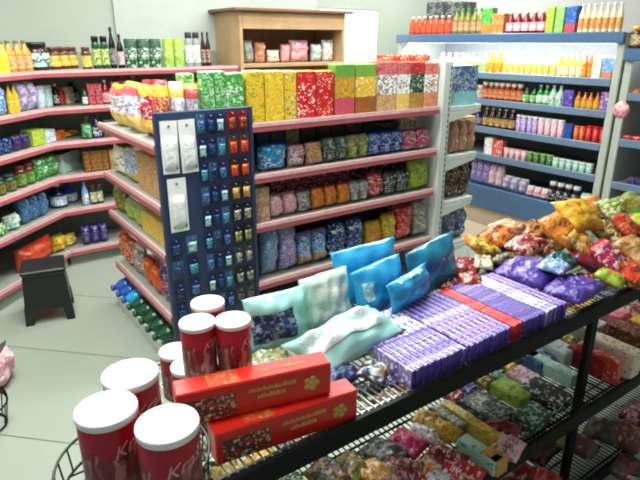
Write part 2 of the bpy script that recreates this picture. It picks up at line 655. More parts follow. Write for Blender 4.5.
# ------------------------------------------------------------------ goods on the back wall and in the corner
LB = Line((.76, 4.55, 0), (1, 0, 0), (0, 1, 0), 0)
nrm = Vector((-1, 1, 0)).normalized()
LC = Line(tuple(Vector((.76, 4.515, 0)) + nrm * .035), (1, 1, 0), nrm, PI / 4)
T = 'back wall top shelf'
shelf_row(LB, ZB[0] + .001, T, [
    (84, 94, 47, 'jar', 'brn|yel:cream,olv', 'brn', 1, 'brown jar with cream label left of black-lidded jars'),
    (95, 112, 36, 'jar', 'dgrn|lime:cream,dgrn', 'blk', 2, 'green labelled jar with black lid'),
    (112, 119, 27, 'bottle', 'blk|dgry:gry', 'blk', 1, 'tallest dark bottle'),
    (120, 127, 34, 'bottle', 'blk|lpnk:blk,gry', 'blk', 1, 'shorter dark bottle with pinkish label'),
    (128, 165, 39, 'can', 'dgrn:grn,gry,wht^dgrn', 'dgrn', 3, 'dark green tin'),
    (166, 187, 39, 'can', 'lime:lgrn,cream^lime', 'lime', 2, 'lime green tin'),
    (188, 203, 32, 'jar', 'gry|wht:grn,gry', 'dgry', 2, 'tall grey-lidded jar with white label'),
    (203, 213, 32, 'bottle', 'dbrn|dbrn:lgry,org', 'dbrn', 2, 'slim dark brown bottle')])
T = 'corner unit top shelf'
shelf_row(LC, ZB[0] + .001, T, [
    (-14, 0, 40, 'bottle', 'lem|lem:yel', 'gold', 2, 'bright yellow bottle at frame edge'),
    (0, 14, 41, 'bottle', 'lem|lem:lime,yel', 'olv', 2, 'bright lemon yellow bottle'),
    (14, 38, 40, 'bottle', 'gold|tan:yel,lgry,org', 'olv', 3, 'golden oil bottle with tan label'),
    (41, 57, 42, 'jar', 'dbrn|mint:wht,dgry,blk', 'blk', 1, 'wide dark jar with black lid'),
    (58, 83, 47, 'jar', 'brn|yel:cream,olv', 'brn', 3, 'brown topped jar with yellowish label')])
shelf_row(LB, ZB[1] + .001, maxh=0.205, place='back wall second shelf', entries=[
    (84, 90, 88, 'bottle', 'dgrn|wht:grn', 'blk', 1, 'green bottle with white label'),
    (90, 104, 84, 'carton', 'dred:lpnk,red', 'red', 2, 'dark red packet'),
    (104, 112, 80, 'bottle', 'dred|lpnk:red', 'lgry', 1, 'red bottle with pale cap'),
    (113, 135, 82, 'carton', 'dred:brn,lpnk', 'dred', 3, 'maroon packet behind snack bags'),
    (136, 205, 84, 'carton', 'olv:brn,dgrn,dred', 'olv', 7, 'dull olive packet behind snack bags')])
shelf_row(LC, ZB[1] + .001, maxh=0.205, place='corner unit second shelf', entries=[
    (0, 12, 86, 'pouch', 'lblu:wht,blu', 'wht', 1, 'blue and white packet'),
    (13, 23, 84, 'bottle', 'yel|lem:org,red', 'olv', 2, 'yellow bottle with orange label'),
    (24, 42, 82, 'pouch', 'lil:gry,lpnk,wht', 'lgry', 2, 'lilac grey packet'),
    (43, 58, 86, 'tub', 'lgry:aqua,gry', 'lgry', 2, 'pale grey tub'),
    (59, 63, 84, 'bottle', 'blk|blk:wht', 'wht', 1, 'small black bottle with white cap'),
    (64, 69, 86, 'bottle', 'orr|orr:red', 'red', 1, 'slim orange-red bottle'),
    (69, 76, 87, 'carton', 'cream:wht,org', 'cream', 1, 'cream packet'),
    (76, 83, 82, 'bottle', 'dgrn|dgrn:wht', 'blk', 1, 'dark green bottle')])
shelf_row(LB, ZB[2] + .001, maxh=0.19, place='back wall third shelf', entries=[
    (84, 95, 124, 'pouch', 'grn:dgrn,mint', 'grn', 1, 'green bag lying by bottles'),
    (86, 94, 117, 'bottle', 'tan|lgry:brn', 'lgry', 1, 'slim clear bottle behind green bag', .07, .12),
    (95, 104, 116, 'bottle', 'nvy|nvy:wht', 'blk', 1, 'dark blue bottle by end rack'),
    (105, 150, 120, 'carton', 'dgry:brn,olv', 'dgry', 4, 'dark carton hidden behind end rack')])
shelf_row(LC, ZB[2] + .001, maxh=0.19, place='corner unit third shelf', entries=[
    (0, 16, 139, 'pouch', 'nvy:blk,lblu,blu', 'nvy', 2, 'navy packet', .06),
    (17, 34, 135, 'pouch', 'dpur:dgry,brn,blk', 'dgry', 2, 'dark purple packet', .06),
    (35, 48, 130, 'carton', 'lime:lem,grn', 'lime', 1, 'lime green box'),
    (48, 58, 130, 'carton', 'wht:lil,lblu', 'wht', 1, 'white and lilac box'),
    (58, 66, 130, 'carton', 'orr:yel,brn', 'brn', 1, 'orange-red box'),
    (66, 82, 131, 'pouch', 'org:yel,grn', 'org', 2, 'small orange packet')])
shelf_row(LB, ZB[3] + .001, maxh=0.2, place='back wall fourth shelf', entries=[
    (86, 110, 153, 'carton', 'brn:yel,tan,dred', 'tan', 4, 'slim brown and yellow packet'),
    (111, 150, 150, 'carton', 'tan:brn,olv', 'tan', 4, 'tan packet behind end rack')])
shelf_row(LC, ZB[3] + .001, maxh=0.2, place='corner unit fourth shelf', entries=[
    (0, 22, 178, 'jar', 'dgrn|olv:brn,blk', 'dgry', 2, 'dark green jar'),
    (23, 40, 166, 'jar', 'brn|grn:lgrn,dred', 'dred', 2, 'brown jar with green label'),
    (41, 63, 158, 'pouch', 'grn:dgrn,lgrn,wht', 'grn', 2, 'green leafy packet'),
    (64, 82, 153, 'carton', 'lgry:wht,aqua_mint', 'nvy', 2, 'pale box with dark blue top')])
shelf_row(LB, ZB[4] + .001, maxh=0.21, place='back wall fifth shelf', entries=[
    (84, 91, 182, 'bottle', 'lblu|wht:nvy', 'lblu', 1, 'grey blue bottle with white label'),
    (92, 105, 185, 'jar', 'dgrn|cream:brn', 'dred', 2, 'small dark jar with cream label')])
shelf_row(LC, ZB[4] + .001, maxh=0.21, place='corner unit fifth shelf', entries=[
    (0, 12, 225, 'pouch', 'lgrn:wht,grn', 'wht', 1, 'pale green packet'),
    (12, 26, 215, 'pouch', 'mint:wht,olv', 'wht', 1, 'minty white packet'),
    (27, 52, 196, 'pouch', 'steel:lblu,teal,dgry', 'steel', 3, 'steel blue packet'),
    (62, 72, 184, 'bottle', 'nvy|wht:lblu', 'wht', 1, 'navy bottle with white label'),
    (73, 82, 183, 'bottle', 'blu|wht:pur', 'pur', 1, 'blue bottle with purple cap')])
shelf_row(LB, ZB[5] + .001, maxh=0.28, place='back wall bottom shelf', entries=[
    (84, 110, 226, 'pouch', 'dpur:nvy,lil', 'nvy', 3, 'dark purple packet')], depth=.09)
shelf_row(LC, ZB[5] + .001, maxh=0.28, place='corner unit bottom shelf', entries=[
    (24, 60, 243, 'pouch', 'orr:red,org', 'orr', 1, 'big orange-red bag', .12),
    (59, 70, 235, 'pouch', 'yel:org,olv', 'olv', 1, 'yellow bag beside the big red bag', .1),
    (71, 80, 234, 'pouch', 'lem:cream,org', 'yel', 1, 'pale yellow bag', .1)])

# ------------------------------------------------------------------ left end rack goods
LE = Line((EX0 + .03, EY1, 0), (0, -1, 0), (1, 0, 0), -PI / 2)
LN = Line((EX0, 2.665, 0), (1, 0, 0), (0, 1, 0), 0)
shelf_row(LE, ZE[0] + .001, 'end rack top shelf', [
    (108, 121, 84, 'pouch', 'wht:blu,red,yel^red_yel', 'yel', 1, 'farthest big yellow and red crisp bag', .1),
    (121, 137, 82, 'pouch', 'wht:blu,red,lblu^red_yel', 'lem', 1, 'crisp bag with white and blue middle', .1),
    (137, 152, 80, 'pouch', 'red:wht,blu,wht^lem_yel', 'red', 1, 'red crisp bag with yellow foot', .1)])
shelf_row(LN, ZE[0] + .001, 'end rack top shelf', [
    (160, 176, 80, 'pouch', 'red:lem,wht,orr^lem_org', 'red', 1, 'red and lemon crisp bag by blue panel', .09),
    (176, 191, 82, 'pouch', 'wht:red,blu^lem_red', 'wht', 1, 'white and red crisp bag by blue panel', .09),
    (191, 206, 84, 'pouch', 'lgry:blu,red,wht^red', 'lem', 1, 'grey and blue crisp bag by green cartons', .09),
    (207, 229, 72, 'carton', 'grn:lgrn,wht', 'mint', 2, 'green carton with pale top', .07, .0)])
shelf_row(LN, ZE[0] + .001, 'rear of end rack top', [
    (185, 199, 74, 'carton', 'grn:lgrn,wht,yel', 'mint', 1, 'green carton behind crisp bags', .07, .16),
    (230, 247, 73, 'carton', 'grn:lgrn,wht', 'mint', 1, 'bright green carton next to yellow cartons', .07, -.02)])
shelf_row(LE, ZE[1] + .001, maxh=0.26, place='end rack second shelf', entries=[
    (110, 122, 147, 'pouch', 'cream:wht,olv', 'cream', 1, 'cream packet', .07),
    (121, 136, 150, 'pouch', 'lblu:wht,blu,yel_yel', 'wht', 1, 'blue and white bag with yellow foot', .08),
    (138, 160, 152, 'carton', 'tan:yel,pnk,olv', 'yel', 3, 'slim tan and yellow packet', .14)])
shelf_row(LE, ZE[2] + .001, maxh=0.21, place='end rack third shelf', entries=[
    (112, 124, 188, 'pouch', 'olv:yel,grn,dred', 'olv', 1, 'olive and yellow packet', .07),
    (124, 142, 200, 'pouch', 'lime:yel,lgry,grn', 'lgry', 2, 'lime and yellow packet', .07),
    (143, 168, 212, 'carton', 'yel:pnk,cream,lem', 'lem', 3, 'yellow and pink packet', .14)])
shelf_row(LE, ZE[3] + .001, maxh=0.31, place='end rack lowest shelf', entries=[
    (119, 132, 232, 'pouch', 'orr:yel,red,cream', 'red', 2, 'orange packet at far end', .07),
    (132, 142, 246, 'pouch', 'gry:wht,orr,dred', 'wht', 1, 'grey and orange packet', .07),
    (142, 160, 258, 'pouch', 'orr:org,red,yel', 'red', 2, 'orange-red snack packet', .07),
    (160, 170, 260, 'pouch', 'dpur:wht,lil,orr', 'wht', 1, 'purple and white packet', .07),
    (170, 178, 268, 'pouch', 'orr:yel,red', 'org', 1, 'nearest orange packet', .07)])


# bottles lying on the base deck, caps outwards
def b_water(colr):
    r, h = .054, .34
    bm = NB()
    lathe(bm, [(r * .6, 0), (r, .015), (r, .09), (r * .93, .1), (r, .11), (r, .17), (r * .93, .18), (r, .19), (r, .24), (r * .7, .29), (r * .32, .315), (r * .32, .33)], 14)
    o = mesh('water_bottle', bm, kmat(colr, .15))
    bm = NB(); lathe(bm, [(r * .38, .32), (r * .38, .342), (r * .3, .345)], 10); kid(o, mesh('cap', bm, kmat('blu' if 'g' not in colr else 'dgrn')))
    bm = NB(); lathe(bm, [(r * 1.012, .115), (r * 1.012, .165)], 14, caps=False); kid(o, mesh('paper_label', bm, prt('lblu:wht,blu' if 'g' not in colr else 'mint:wht,grn')))
    return o


for i in range(8):
    cname = ['blu', 'blu', 'cyan', 'dgrn', 'dgrn', 'dgrn', 'dgrn', 'dgrn'][i]
    o = spawn(('water', cname), lambda: b_water(cname))
    o.location = (1.16, 3.565 - i * .115, .1455)
    o.rotation_euler = (0, -PI / 2, 0)
    base = {'blu': 'dark blue', 'cyan': 'bright blue', 'dgrn': 'dark green'}[cname]
    k = {'blu': i, 'cyan': i - 2, 'dgrn': i - 3}[cname]
    tag(o, '%s bottle lying under end rack, %s from the far end' % (base, ORD[k]), 'bottle', 'bottles lying under the end rack')

# ------------------------------------------------------------------ blue hanging display on the side of the end rack
disp = empty('hanging_display', (1.14, 2.6, 0))
tag(disp, 'navy blue hanging display panel on the side of the end rack', 'display')
bm = NB(); box(bm, .885, 1.405, 2.596, 2.622, .16, 1.385, .004)
kid(disp, mesh('back_board', bm, plain('navy_board', (44, 60, 92), .45, noise=.15, nscale=5), disp))
PROTO_SK = {}
bm = NB()
for x in (.897, 1.395):
    box(bm, x - .01, x + .01, 2.588, 2.5955, .16, 1.385, .002)
kid(disp, mesh('frame', bm, plain('navy_frame', (40, 54, 84), .4), disp))
hk = None
cards = []
cy = 2.578


def b_card(w, h, spec, back, name):
    bm = NB()
    box(bm, -w / 2, w / 2, .004, .006, 0, h, 0, 0)
    o = mesh(name, bm, kmat(back))
    bm = NB()
    pouch(bm, w * .8, h * .6, .016, seed=3, nx=6, nz=6)
    bmesh.ops.transform(bm, matrix=Matrix.Translation((0, -.004, h * .08)), verts=bm.verts)
    kid(o, mesh('blister', bm, prt(spec, .012, rough=.15)))
    bm = NB()
    lathe(bm, [(.006, -.001), (.006, .001)], 8)
    bmesh.ops.transform(bm, matrix=Matrix.Translation((0, .003, h * .9)) @ Matrix.Rotation(PI / 2, 4, 'X'), verts=bm.verts)
    kid(o, mesh('hang_hole', bm, kmat('blk')))
    return o


def card(x, z, w, h, spec, back, label, grp):
    o = spawn(('card', w, h, spec, back), lambda: b_card(w, h, spec, back, 'blister_card'))
    o.location = (x, 2.585, z)
    o.rotation_euler = (0, R.uniform(-.03, .03), 0)
    global hk
    if hk is None:
        b_ = NB(); tube(b_, [(0, .012, 0), (0, -.015, 0)], .002, 5); hk = mesh('hook', b_, WIRE, disp); q = hk
    else:
        q = hk.copy(); COL.objects.link(q)
    kid(disp, q)
    q['off'] = 1
    q.location = Vector((x, 2.585, z + h * .9)) - disp.location
    tag(o, label, 'packet', grp)


for n, (x, z, h, w) in enumerate([(.945, 1.09, .255, .085), (1.045, 1.085, .26, .085), (.965, .79, .275, .095)]):
    card(x, z, w, h, 'wht:lgry,wht', 'wht', ['long white card, upper left on blue display', 'long white card beside it, upper row of blue display',
                                            'long white card below the upper pair on blue display'][n], 'long white cards on the blue display')
specs = ['steel:lblu,nvy', 'nvy:teal,blk', 'mint:steel,nvy', 'nvy:steel,blk', 'teal:aqua,nvy', 'blk:nvy,steel']
rows = ['top', 'second', 'third', 'fourth', 'fifth', 'sixth', 'seventh', 'eighth', 'lowest']
for r in range(9):
    z = 1.27 - r * .122
    for c in range(5):
        x = 1.115 + c * .052 if c < 3 else (.935 + (c - 3) * .085)
        if c >= 3 and z > .7:
            continue
        if c == 0 and .75 < z + .1 and z < 1.1 and False:
            continue
        card(x, z, .044 if c < 3 else .06, .095, specs[(r * 2 + c) % 6], 'nvy' if (r + c) % 3 else 'steel',
             'small blue blister card, %s column, %s row of blue display' % (('third', 'fourth', 'fifth')[c] if c < 3 else ('first', 'second')[c - 3], rows[r]),
             'small blue cards on the blue display')
    s2 = [('dred:org,gold,blk', 'dred', 'dark red'), ('red:orr,gold', 'brn', 'red and orange'), ('orr:dred,gold', 'dbrn', 'orange'), ('gold:brn,cream', 'dbrn', 'golden'), ('dgry:tan,wht', 'blk', 'grey'),
          ('olv:cream,blk', 'blk', 'olive'), ('blk:tan,lgry', 'dgry', 'black'), ('dgry:mint,tan', 'blk', 'dark grey'), ('blk:brn,gry', 'dgry', 'dark')][r]
    for c in range(2):
        card(1.285 + c * .062, z, .052, .1, s2[0], s2[1], '%s blister card, %s column from right, %s row of blue display' % (s2[2], ('second', 'first')[c], rows[r]), 'coloured cards on the blue display')
for q in KIDS[disp.name]:
    if 'off' in q:
        del q['off']
    else:
        q.location = -disp.location

# ------------------------------------------------------------------ island goods
LG = Line((GX0, GY0 + .035, 0), (1, 0, 0), (0, 1, 0), 0)
shelf_row(LG, ZG[0] + .001, 'island top shelf', [
    (249, 266, 71, 'carton', 'yel:gold,brn,lem,grn', 'cream', 1, 'first yellow carton next to green cartons', .07),
    (266, 285, 71, 'carton', 'yel:gold,lem', 'cream', 1, 'widest plain yellow carton', .07),
    (285, 298, 71, 'carton', 'yel:grn,brn,cream', 'cream', 1, 'slim yellow carton next to red cartons', .07),
    (298, 317, 71, 'carton', 'red:wht,cream,orr^red', 'lem', 1, 'red carton with white print', .07),
    (317, 334, 71, 'carton', 'red:dred,cream,orr', 'lem', 1, 'darker red carton beside green-topped cartons', .07),
    (335, 355, 64, 'carton', 'gold:yel,olv^grn_mag', 'lgrn', 1, 'left green-topped carton with pink foot', .08),
    (355, 376, 64, 'carton', 'yel:gold,cream^grn_dred', 'lgrn', 1, 'right green-topped carton with dark foot', .08),
    (377, 397, 62, 'carton', 'wht:dgrn,blk,dred^red_gold', 'orr', 1, 'red-topped coffee packet with golden foot, leftmost', .09),
    (397, 410, 62, 'carton', 'wht:blk,dgrn,cream^red_yel', 'orr', 1, 'slim red-topped coffee packet, middle one', .09),
    (410, 424, 62, 'carton', 'dgrn:wht,blk^red_gold', 'orr', 1, 'red-topped coffee packet, second from right', .09),
    (424, 437, 63, 'carton', 'wht:dgrn,org^orr_org', 'orr', 1, 'rightmost red-topped coffee packet', .09),
    (384, 428, 55, 'carton', 'orr:org,cream', 'orr', 3, 'orange packet behind coffee packets', .09, .14)])
shelf_row(LG, ZG[1] + .001, maxh=0.23, place='island second shelf', entries=[
    (262, 292, 144, 'pouch', 'cyan:blu,wht', 'blu', 1, 'bright blue bag', .12),
    (292, 309, 146, 'pouch', 'lpnk:dred,brn,wht', 'lpnk', 1, 'pinkish bag beside the bright blue bag', .1),
    (309, 326, 143, 'pouch', 'tan:lpnk,dred,yel', 'lpnk', 1, 'tan and pink bag', .1),
    (326, 350, 139, 'pouch', 'dgry:wht,gry,grn', 'gry', 2, 'grey and white bag', .1),
    (350, 371, 136, 'pouch', 'olv:cream,lgrn', 'lgry', 2, 'pale green bag', .1),
    (371, 405, 133, 'pouch', 'blu:nvy,wht,lblu', 'blu', 3, 'royal blue bag', .1),
    (405, 431, 130, 'pouch', 'mag:wht,lpnk,gry', 'mag', 2, 'pink and white bag', .1),
    (258, 285, 130, 'carton', 'nvy:dgry,blk', 'dgry', 2, 'dark blue box behind bags', .12, .2),
    (286, 300, 126, 'carton', 'olv:gry,tan', 'dgry', 1, 'dull grey box behind bags', .12, .2),
    (301, 345, 127, 'carton', 'blk:dred,dbrn,dgry', 'blk', 3, 'blackish box behind bags', .12, .2),
    (346, 362, 118, 'carton', 'dbrn:brn,dred', 'brn', 1, 'tall brown box behind bags', .12, .2),
    (363, 398, 124, 'carton', 'blk:dgrn,dgry', 'blk', 2, 'black box behind blue bags', .12, .2),
    (399, 420, 120, 'carton', 'cream:brn,tan,dgry', 'tan', 2, 'cream and brown box behind pink bags', .12, .2)])
shelf_row(LG, ZG[2] + .001, maxh=0.235, place='island third shelf', entries=[
    (256, 271, 188, 'carton', 'tan:cream,lpnk', 'tan', 1, 'beige box at left end', .1),
    (271, 300, 196, 'pouch', 'lpnk:pnk,brn,wht', 'lpnk', 2, 'pale pink bag', .1),
    (300, 314, 192, 'pouch', 'gry:wht,dred,dgry', 'gry', 1, 'grey and white bag', .1),
    (314, 352, 188, 'pouch', 'org:red,yel,tan', 'orr', 3, 'small orange bag', .08),
    (352, 370, 182, 'pouch', 'gry:lgry,brn,wht', 'gry', 2, 'silver bag', .1),
    (370, 386, 173, 'pouch', 'orr:lpnk,red,wht', 'red', 1, 'salmon red bag', .1),
    (386, 410, 172, 'pouch', 'dgry:wht,blk,gry', 'dgry', 2, 'black bag with white dots', .1),
    (410, 431, 160, 'pouch', 'lime:lem,grn,olv', 'lime', 1, 'tall lime green bag', .1),
    (272, 350, 176, 'carton', 'dred:wht,blk,dbrn', 'dred', 6, 'dark red box behind bags', .1, .17),
    (351, 408, 166, 'carton', 'dbrn:dred,wht,blk', 'dbrn', 3, 'dark brown box behind bags', .1, .17)])
shelf_row(LG, ZG[3] + .001, maxh=0.305, place='island fourth shelf', entries=[
    (265, 283, 228, 'pouch', 'lblu:gry,blu,wht,gold', 'lgry', 1, 'light blue pasta bag at left end', .12),
    (283, 301, 226, 'pouch', 'lil:lblu,wht,nvy,gold', 'lgry', 1, 'lilac blue pasta bag', .12),
    (301, 330, 234, 'pouch', 'lblu:wht,blu,nvy_gold', 'lil', 2, 'blue bag with golden foot', .12),
    (331, 366, 222, 'pouch', 'nvy:lblu,blu,wht', 'nvy', 2, 'navy blue bag', .12),
    (367, 384, 222, 'pouch', 'gold:org,yel', 'yel', 1, 'golden orange bag', .1),
    (384, 398, 214, 'pouch', 'lem:org,olv', 'org', 1, 'lemon and orange bag', .1),
    (398, 415, 206, 'pouch', 'red:lpnk,pnk,org', 'red', 1, 'red and pink bag', .1),
    (415, 431, 201, 'pouch', 'gry:tan,dgry,cream', 'gry', 1, 'grey patterned bag at right end', .1)])

# right end rack goods (seen from the side)
LR = Line((2.92, 2.635, 0), (1, 0, 0), (0, 1, 0), 0)
shelf_row(LR, 1.286, maxh=0.26, place='right end rack top shelf', entries=[
    (452, 477, 64, 'carton', 'steel:wht,lblu,gry_aqua', 'lgry', 1, 'big grey and blue box with white squares', .2)])
shelf_row(LR, .946, maxh=0.23, place='right end rack second shelf', entries=[
    (452, 476, 117, 'pouch', 'tan:brn,pnk,gry', 'tan', 3, 'upright tan and pink packet', .1),
    (453, 474, 110, 'carton', 'cream:yel,org', 'yel', 1, 'cream and yellow box behind tan packets', .15, .13)])
shelf_row(LR, .616, maxh=0.24, place='right end rack third shelf', entries=[
    (450, 470, 160, 'pouch', 'dbrn:tan,dgry,cream', 'dbrn', 2, 'dark brown patterned bag', .12)])
shelf_row(LR, .286, maxh=0.23, place='right end rack lowest shelf', entries=[
    (447, 467, 199, 'pouch', 'steel:wht,nvy,tan', 'nvy', 2, 'blue and white patterned bag', .12)])

# ------------------------------------------------------------------ drinks cooler
BLUEP = plain('cooler_blue', (66, 98, 134), .35)
CBODY = plain('cooler_body', (168, 174, 164), .4)
CIN = plain('cooler_inner', (120, 128, 134), .45)
CRAIL = plain('cooler_rail', (96, 118, 142), .35)
TUBE = plain('cooler_tube_light', (250, 245, 255), .3, emit=9, noise=0)


def cooler(name, X, Y0, Y1, zt0, zt1, shelves, base, label, light=True, backx=4.98):
    c = empty(name, (X + .4, (Y0 + Y1) / 2, 0))
    tag(c, label, 'cooler')
    for yy in (Y0, Y1 - .06):
        bm = NB(); box(bm, X + .005, backx, yy, yy + .06, 0, zt1 - .001, .006)
        kid(c, mesh('side_panel', bm, CBODY, c))
    bm = NB(); box(bm, backx + .001, backx + .04, Y0, Y1, 0, zt1, 0); kid(c, mesh('back_panel', bm, CIN, c))
    bm = NB(); box(bm, X + .02, backx, Y0 + .061, Y1 - .061, zt1 - .03, zt1 - .002); box(bm, X - .03, X + .004, Y0, Y1, zt0, zt1, .006)
    kid(c, mesh('canopy', bm, BLUEP, c))
    if light:
        bm = NB()
        lathe(bm, [(.014, 0), (.014, Y1 - Y0 - .2)], 10)
        bmesh.ops.transform(bm, matrix=Matrix.Translation((X + .06, Y1 - .1, zt0 + .012)) @ Matrix.Rotation(PI / 2, 4, 'X'), verts=bm.verts)
        kid(c, mesh('light_tube', bm, TUBE, c))
    for z in shelves:
        bm = NB(); box(bm, X + .03, backx, Y0 + .062, Y1 - .062, z - .03, z)
        sh = mesh('shelf', bm, CIN, c); kid(c, sh)
        bm = NB(); box(bm, X + .005, X + .029, Y0 + .062, Y1 - .062, z - .045, z + .012, .004)
        kid(sh, mesh('price_rail', bm, CRAIL, sh))
    bm = NB(); box(bm, X, X + .02, Y0 + .061, Y1 - .061, base - .21, base + .01, .006); box(bm, X + .02, backx, Y0 + .061, Y1 - .061, base - .04, base - .002)
    kid(c, mesh('base_panel', bm, BLUEP, c))
    bm = NB(); box(bm, X + .03, X + .05, Y0 + .061, Y1 - .061, 0, base - .211); kid(c, mesh('kick_plate', bm, plain('kick_beige', (196, 180, 160), .5), c))
    place_kids(c)
    return c


CX = 4.3
ZC = [1.42, 1.184, .931, .679]
cooler('drinks_cooler', CX, 2.22, 4.64, 1.685, 1.765, ZC, .373, 'open blue-topped drinks cooler with a lit upper shelf at right')
c2 = cooler('drinks_cooler', CX, .9, 2.20, 1.565, 1.65, [1.33, .99, .66], .33, 'second open cooler at right frame edge behind the candy bags', light=True)
LK = Line((CX + .05, 4.6, 0), (0, -1, 0), (1, 0, 0), -PI / 2)
T = 'on the drinks cooler'
shelf_row(Line((CX + .04, 4.6, 0), (0, -1, 0), (1, 0, 0), -PI / 2), 1.7655, T, [
    (407, 448, 17, 'bottle', 'orr|orr:red,org', 'cream', 7, 'orange-red bottle', .08, .0),
    (424, 442, 2, 'carton', 'dgry:blk,gry', 'dgry', 1, 'black box behind orange bottles', .2, .25),
    (443, 461, 2, 'carton', 'dgry:blk,gry', 'dgry', 1, 'right black box behind orange bottles', .2, .25),
    (450, 480, 9, 'bottle', 'olv|tan:dgrn,cream,brn', 'grn', 5, 'olive bottle with tan label', .08),
    (480, 490, 8, 'carton', 'grn:lgrn_org', 'grn', 1, 'green-topped carton', .08),
    (490, 502, 14, 'carton', 'org:tan,brn,cream', 'org', 2, 'orange brown carton', .08),
    (503, 543, 12, 'bottle', 'dred|lpnk:mag,wht', 'lgry', 5, 'dark red bottle with pink label', .08),
    (544, 552, 7, 'carton', 'lime:lgrn,org', 'lgrn', 1, 'lime green carton', .08),
    (553, 562, 7, 'carton', 'lgrn:cream,grn', 'lgrn', 1, 'pale green carton', .08),
    (563, 574, 6, 'carton', 'blu:steel,lblu_orr', 'blu', 1, 'blue carton with orange foot', .08),
    (575, 619, 4, 'bottle', 'cream|org:tan,cream,yel', 'wht', 7, 'cream bottle with orange label', .08)])
shelf_row(LK, ZC[0] + .002, 'cooler lit shelf', [
    (436, 462, 53, 'bottle', 'cream|wht:cream,lem', 'wht', 4, 'milky white bottle', .08),
    (462, 484, 53, 'bottle', 'cream|lgrn:lem,cream', 'lgrn', 4, 'pale lime bottle', .08),
    (484, 500, 52, 'bottle', 'yel|gold:yel', 'gold', 2, 'golden bottle', .08),
    (500, 554, 53, 'bottle', 'cream|lem:cream,yel', 'cream', 9, 'light-washed yellow juice bottle', .08),  # cream bodies: the tube light's overexposure put into the colour
    (554, 580, 54, 'bottle', 'lem|cream:yel,wht', 'cream', 4, 'yellow juice bottle', .08),  # lemon bodies, also paled to look washed out by the tube
    (580, 590, 54, 'bottle', 'org|org:yel', 'org', 2, 'orange juice bottle', .08),
    (590, 599, 56, 'carton', 'cream:wht', 'wht', 1, 'white carton', .08),
    (599, 610, 57, 'carton', 'lblu:steel,wht_org', 'lblu', 1, 'blue carton with orange foot', .08)])
shelf_row(LK, ZC[1] + .002, 'cooler second shelf', [
    (458, 480, 84, 'jar', 'tan|lgry:brn', 'wht', 4, 'pale jar', .07),
    (480, 520, 82, 'jar', 'dred|org:brn,dred,cream', 'cream', 7, 'dark red jar with cream lid', .07),
    (520, 534, 86, 'bottle', 'dgrn|lgrn:wht,dgrn', 'blk', 2, 'green bottle', .07),
    (534, 546, 85, 'bottle', 'grn|wht:lgrn,grn', 'wht', 2, 'green and white bottle', .07),
    (546, 560, 85, 'bottle', 'mint|wht:grn,dgrn', 'wht', 2, 'white bottle', .07),
    (561, 571, 90, 'carton', 'pur:nvy,lil', 'nvy', 1, 'purple and navy carton', .07),
    (572, 597, 92, 'bottle', 'org|yel:org,gold', 'org', 4, 'orange yellow juice bottle', .07),
    (598, 609, 92, 'carton', 'pur:lpnk,mag,wht', 'pur', 1, 'purple and pink carton', .07)])
shelf_row(LK, ZC[2] + .002, 'cooler third shelf', [
    (455, 478, 108, 'bottle', 'dpur|gry:dpur', 'wht', 3, 'dark purple bottle', .07),
    (480, 512, 107, 'bottle', 'dbrn|gold:wht,blk,olv', 'cream', 5, 'dark bottle with golden label', .07),
    (513, 535, 115, 'tub', 'lil:wht,org,pur', 'wht', 4, 'lilac and white pot', .07),
    (535, 561, 118, 'tub', 'lpnk:wht,org,lil', 'wht', 4, 'pink and white pot', .07),
    (562, 570, 124, 'carton', 'blu:nvy', 'blu', 1, 'blue carton', .07),
    (571, 582, 126, 'tub', 'org:orr,red', 'org', 2, 'orange pot', .07),
    (582, 603, 126, 'tub', 'red:orr,dred', 'red', 3, 'bright red pot', .07)])
shelf_row(LK, ZC[3] + .002, 'cooler fourth shelf', [
    (483, 491, 138, 'carton', 'wht:lpnk,gry', 'wht', 1, 'white carton', .07),
    (491, 501, 140, 'carton', 'orr:lpnk,red,wht', 'red', 1, 'salmon carton', .07),
    (501, 524, 148, 'tub', 'lpnk:dgry,wht,dred', 'lpnk', 4, 'small pink pot', .07),
    (524, 550, 152, 'tub', 'dgrn:olv,lgrn,dgry', 'lgrn', 4, 'dark green pot', .07),
    (550, 590, 158, 'tub', 'mint:grn,wht,dgrn', 'wht', 6, 'mint green pot with white lid', .07)])
shelf_row(LK, .374, 'cooler base', [
    (468, 486, 158, 'pouch', 'lil:wht,pur,dgry', 'lil', 3, 'lilac and white bag', .09),
    (486, 500, 164, 'pouch', 'lpnk:wht,lil', 'lpnk', 2, 'pale pink bag', .09),
    (500, 524, 176, 'pouch', 'lil:cream,wht,gry', 'wht', 3, 'cream and lilac bag', .09),
    (524, 545, 186, 'pouch', 'lpnk:cream,wht,pnk', 'wht', 3, 'pinkish cream bag', .09),
    (545, 576, 182, 'jar', 'blk|blk:dgry,wht', 'wht', 4, 'black jar with white lid', .07),
    (576, 600, 194, 'pouch', 'mint:lgry,cream', 'mint', 2, 'pale mint bag', .09)])
LQ = Line((CX + .05, 2.1, 0), (0, -1, 0), (1, 0, 0), -PI / 2)
shelf_row(LQ, 1.651, 'on the second cooler', [(626, 650, 26, 'jar', 'brn|cream:brn,tan', 'yel', 2, 'brown jar with yellow lid', .1)])
shelf_row(LQ, 1.332, 'second cooler upper shelf', [(630, 655, 88, 'bottle', 'org|yel:org', 'grn', 3, 'orange bottle', .08)])
shelf_row(LQ, .992, 'second cooler middle shelf', [(622, 650, 136, 'carton', 'red:mag,wht', 'red', 3, 'red carton', .08)])
shelf_row(LQ, .662, 'second cooler lower shelf', [(626, 650, 178, 'carton', 'dpur:dgry,lil', 'dgry', 3, 'dark purple carton', .08)])
shelf_row(LQ, .332, 'second cooler base', [(632, 655, 194, 'pouch', 'blu:lblu,nvy', 'blu', 1, 'bright blue bag', .1), (604, 631, 214, 'pouch', 'gry:dgry,lgry', 'gry', 2, 'grey bag', .1)])
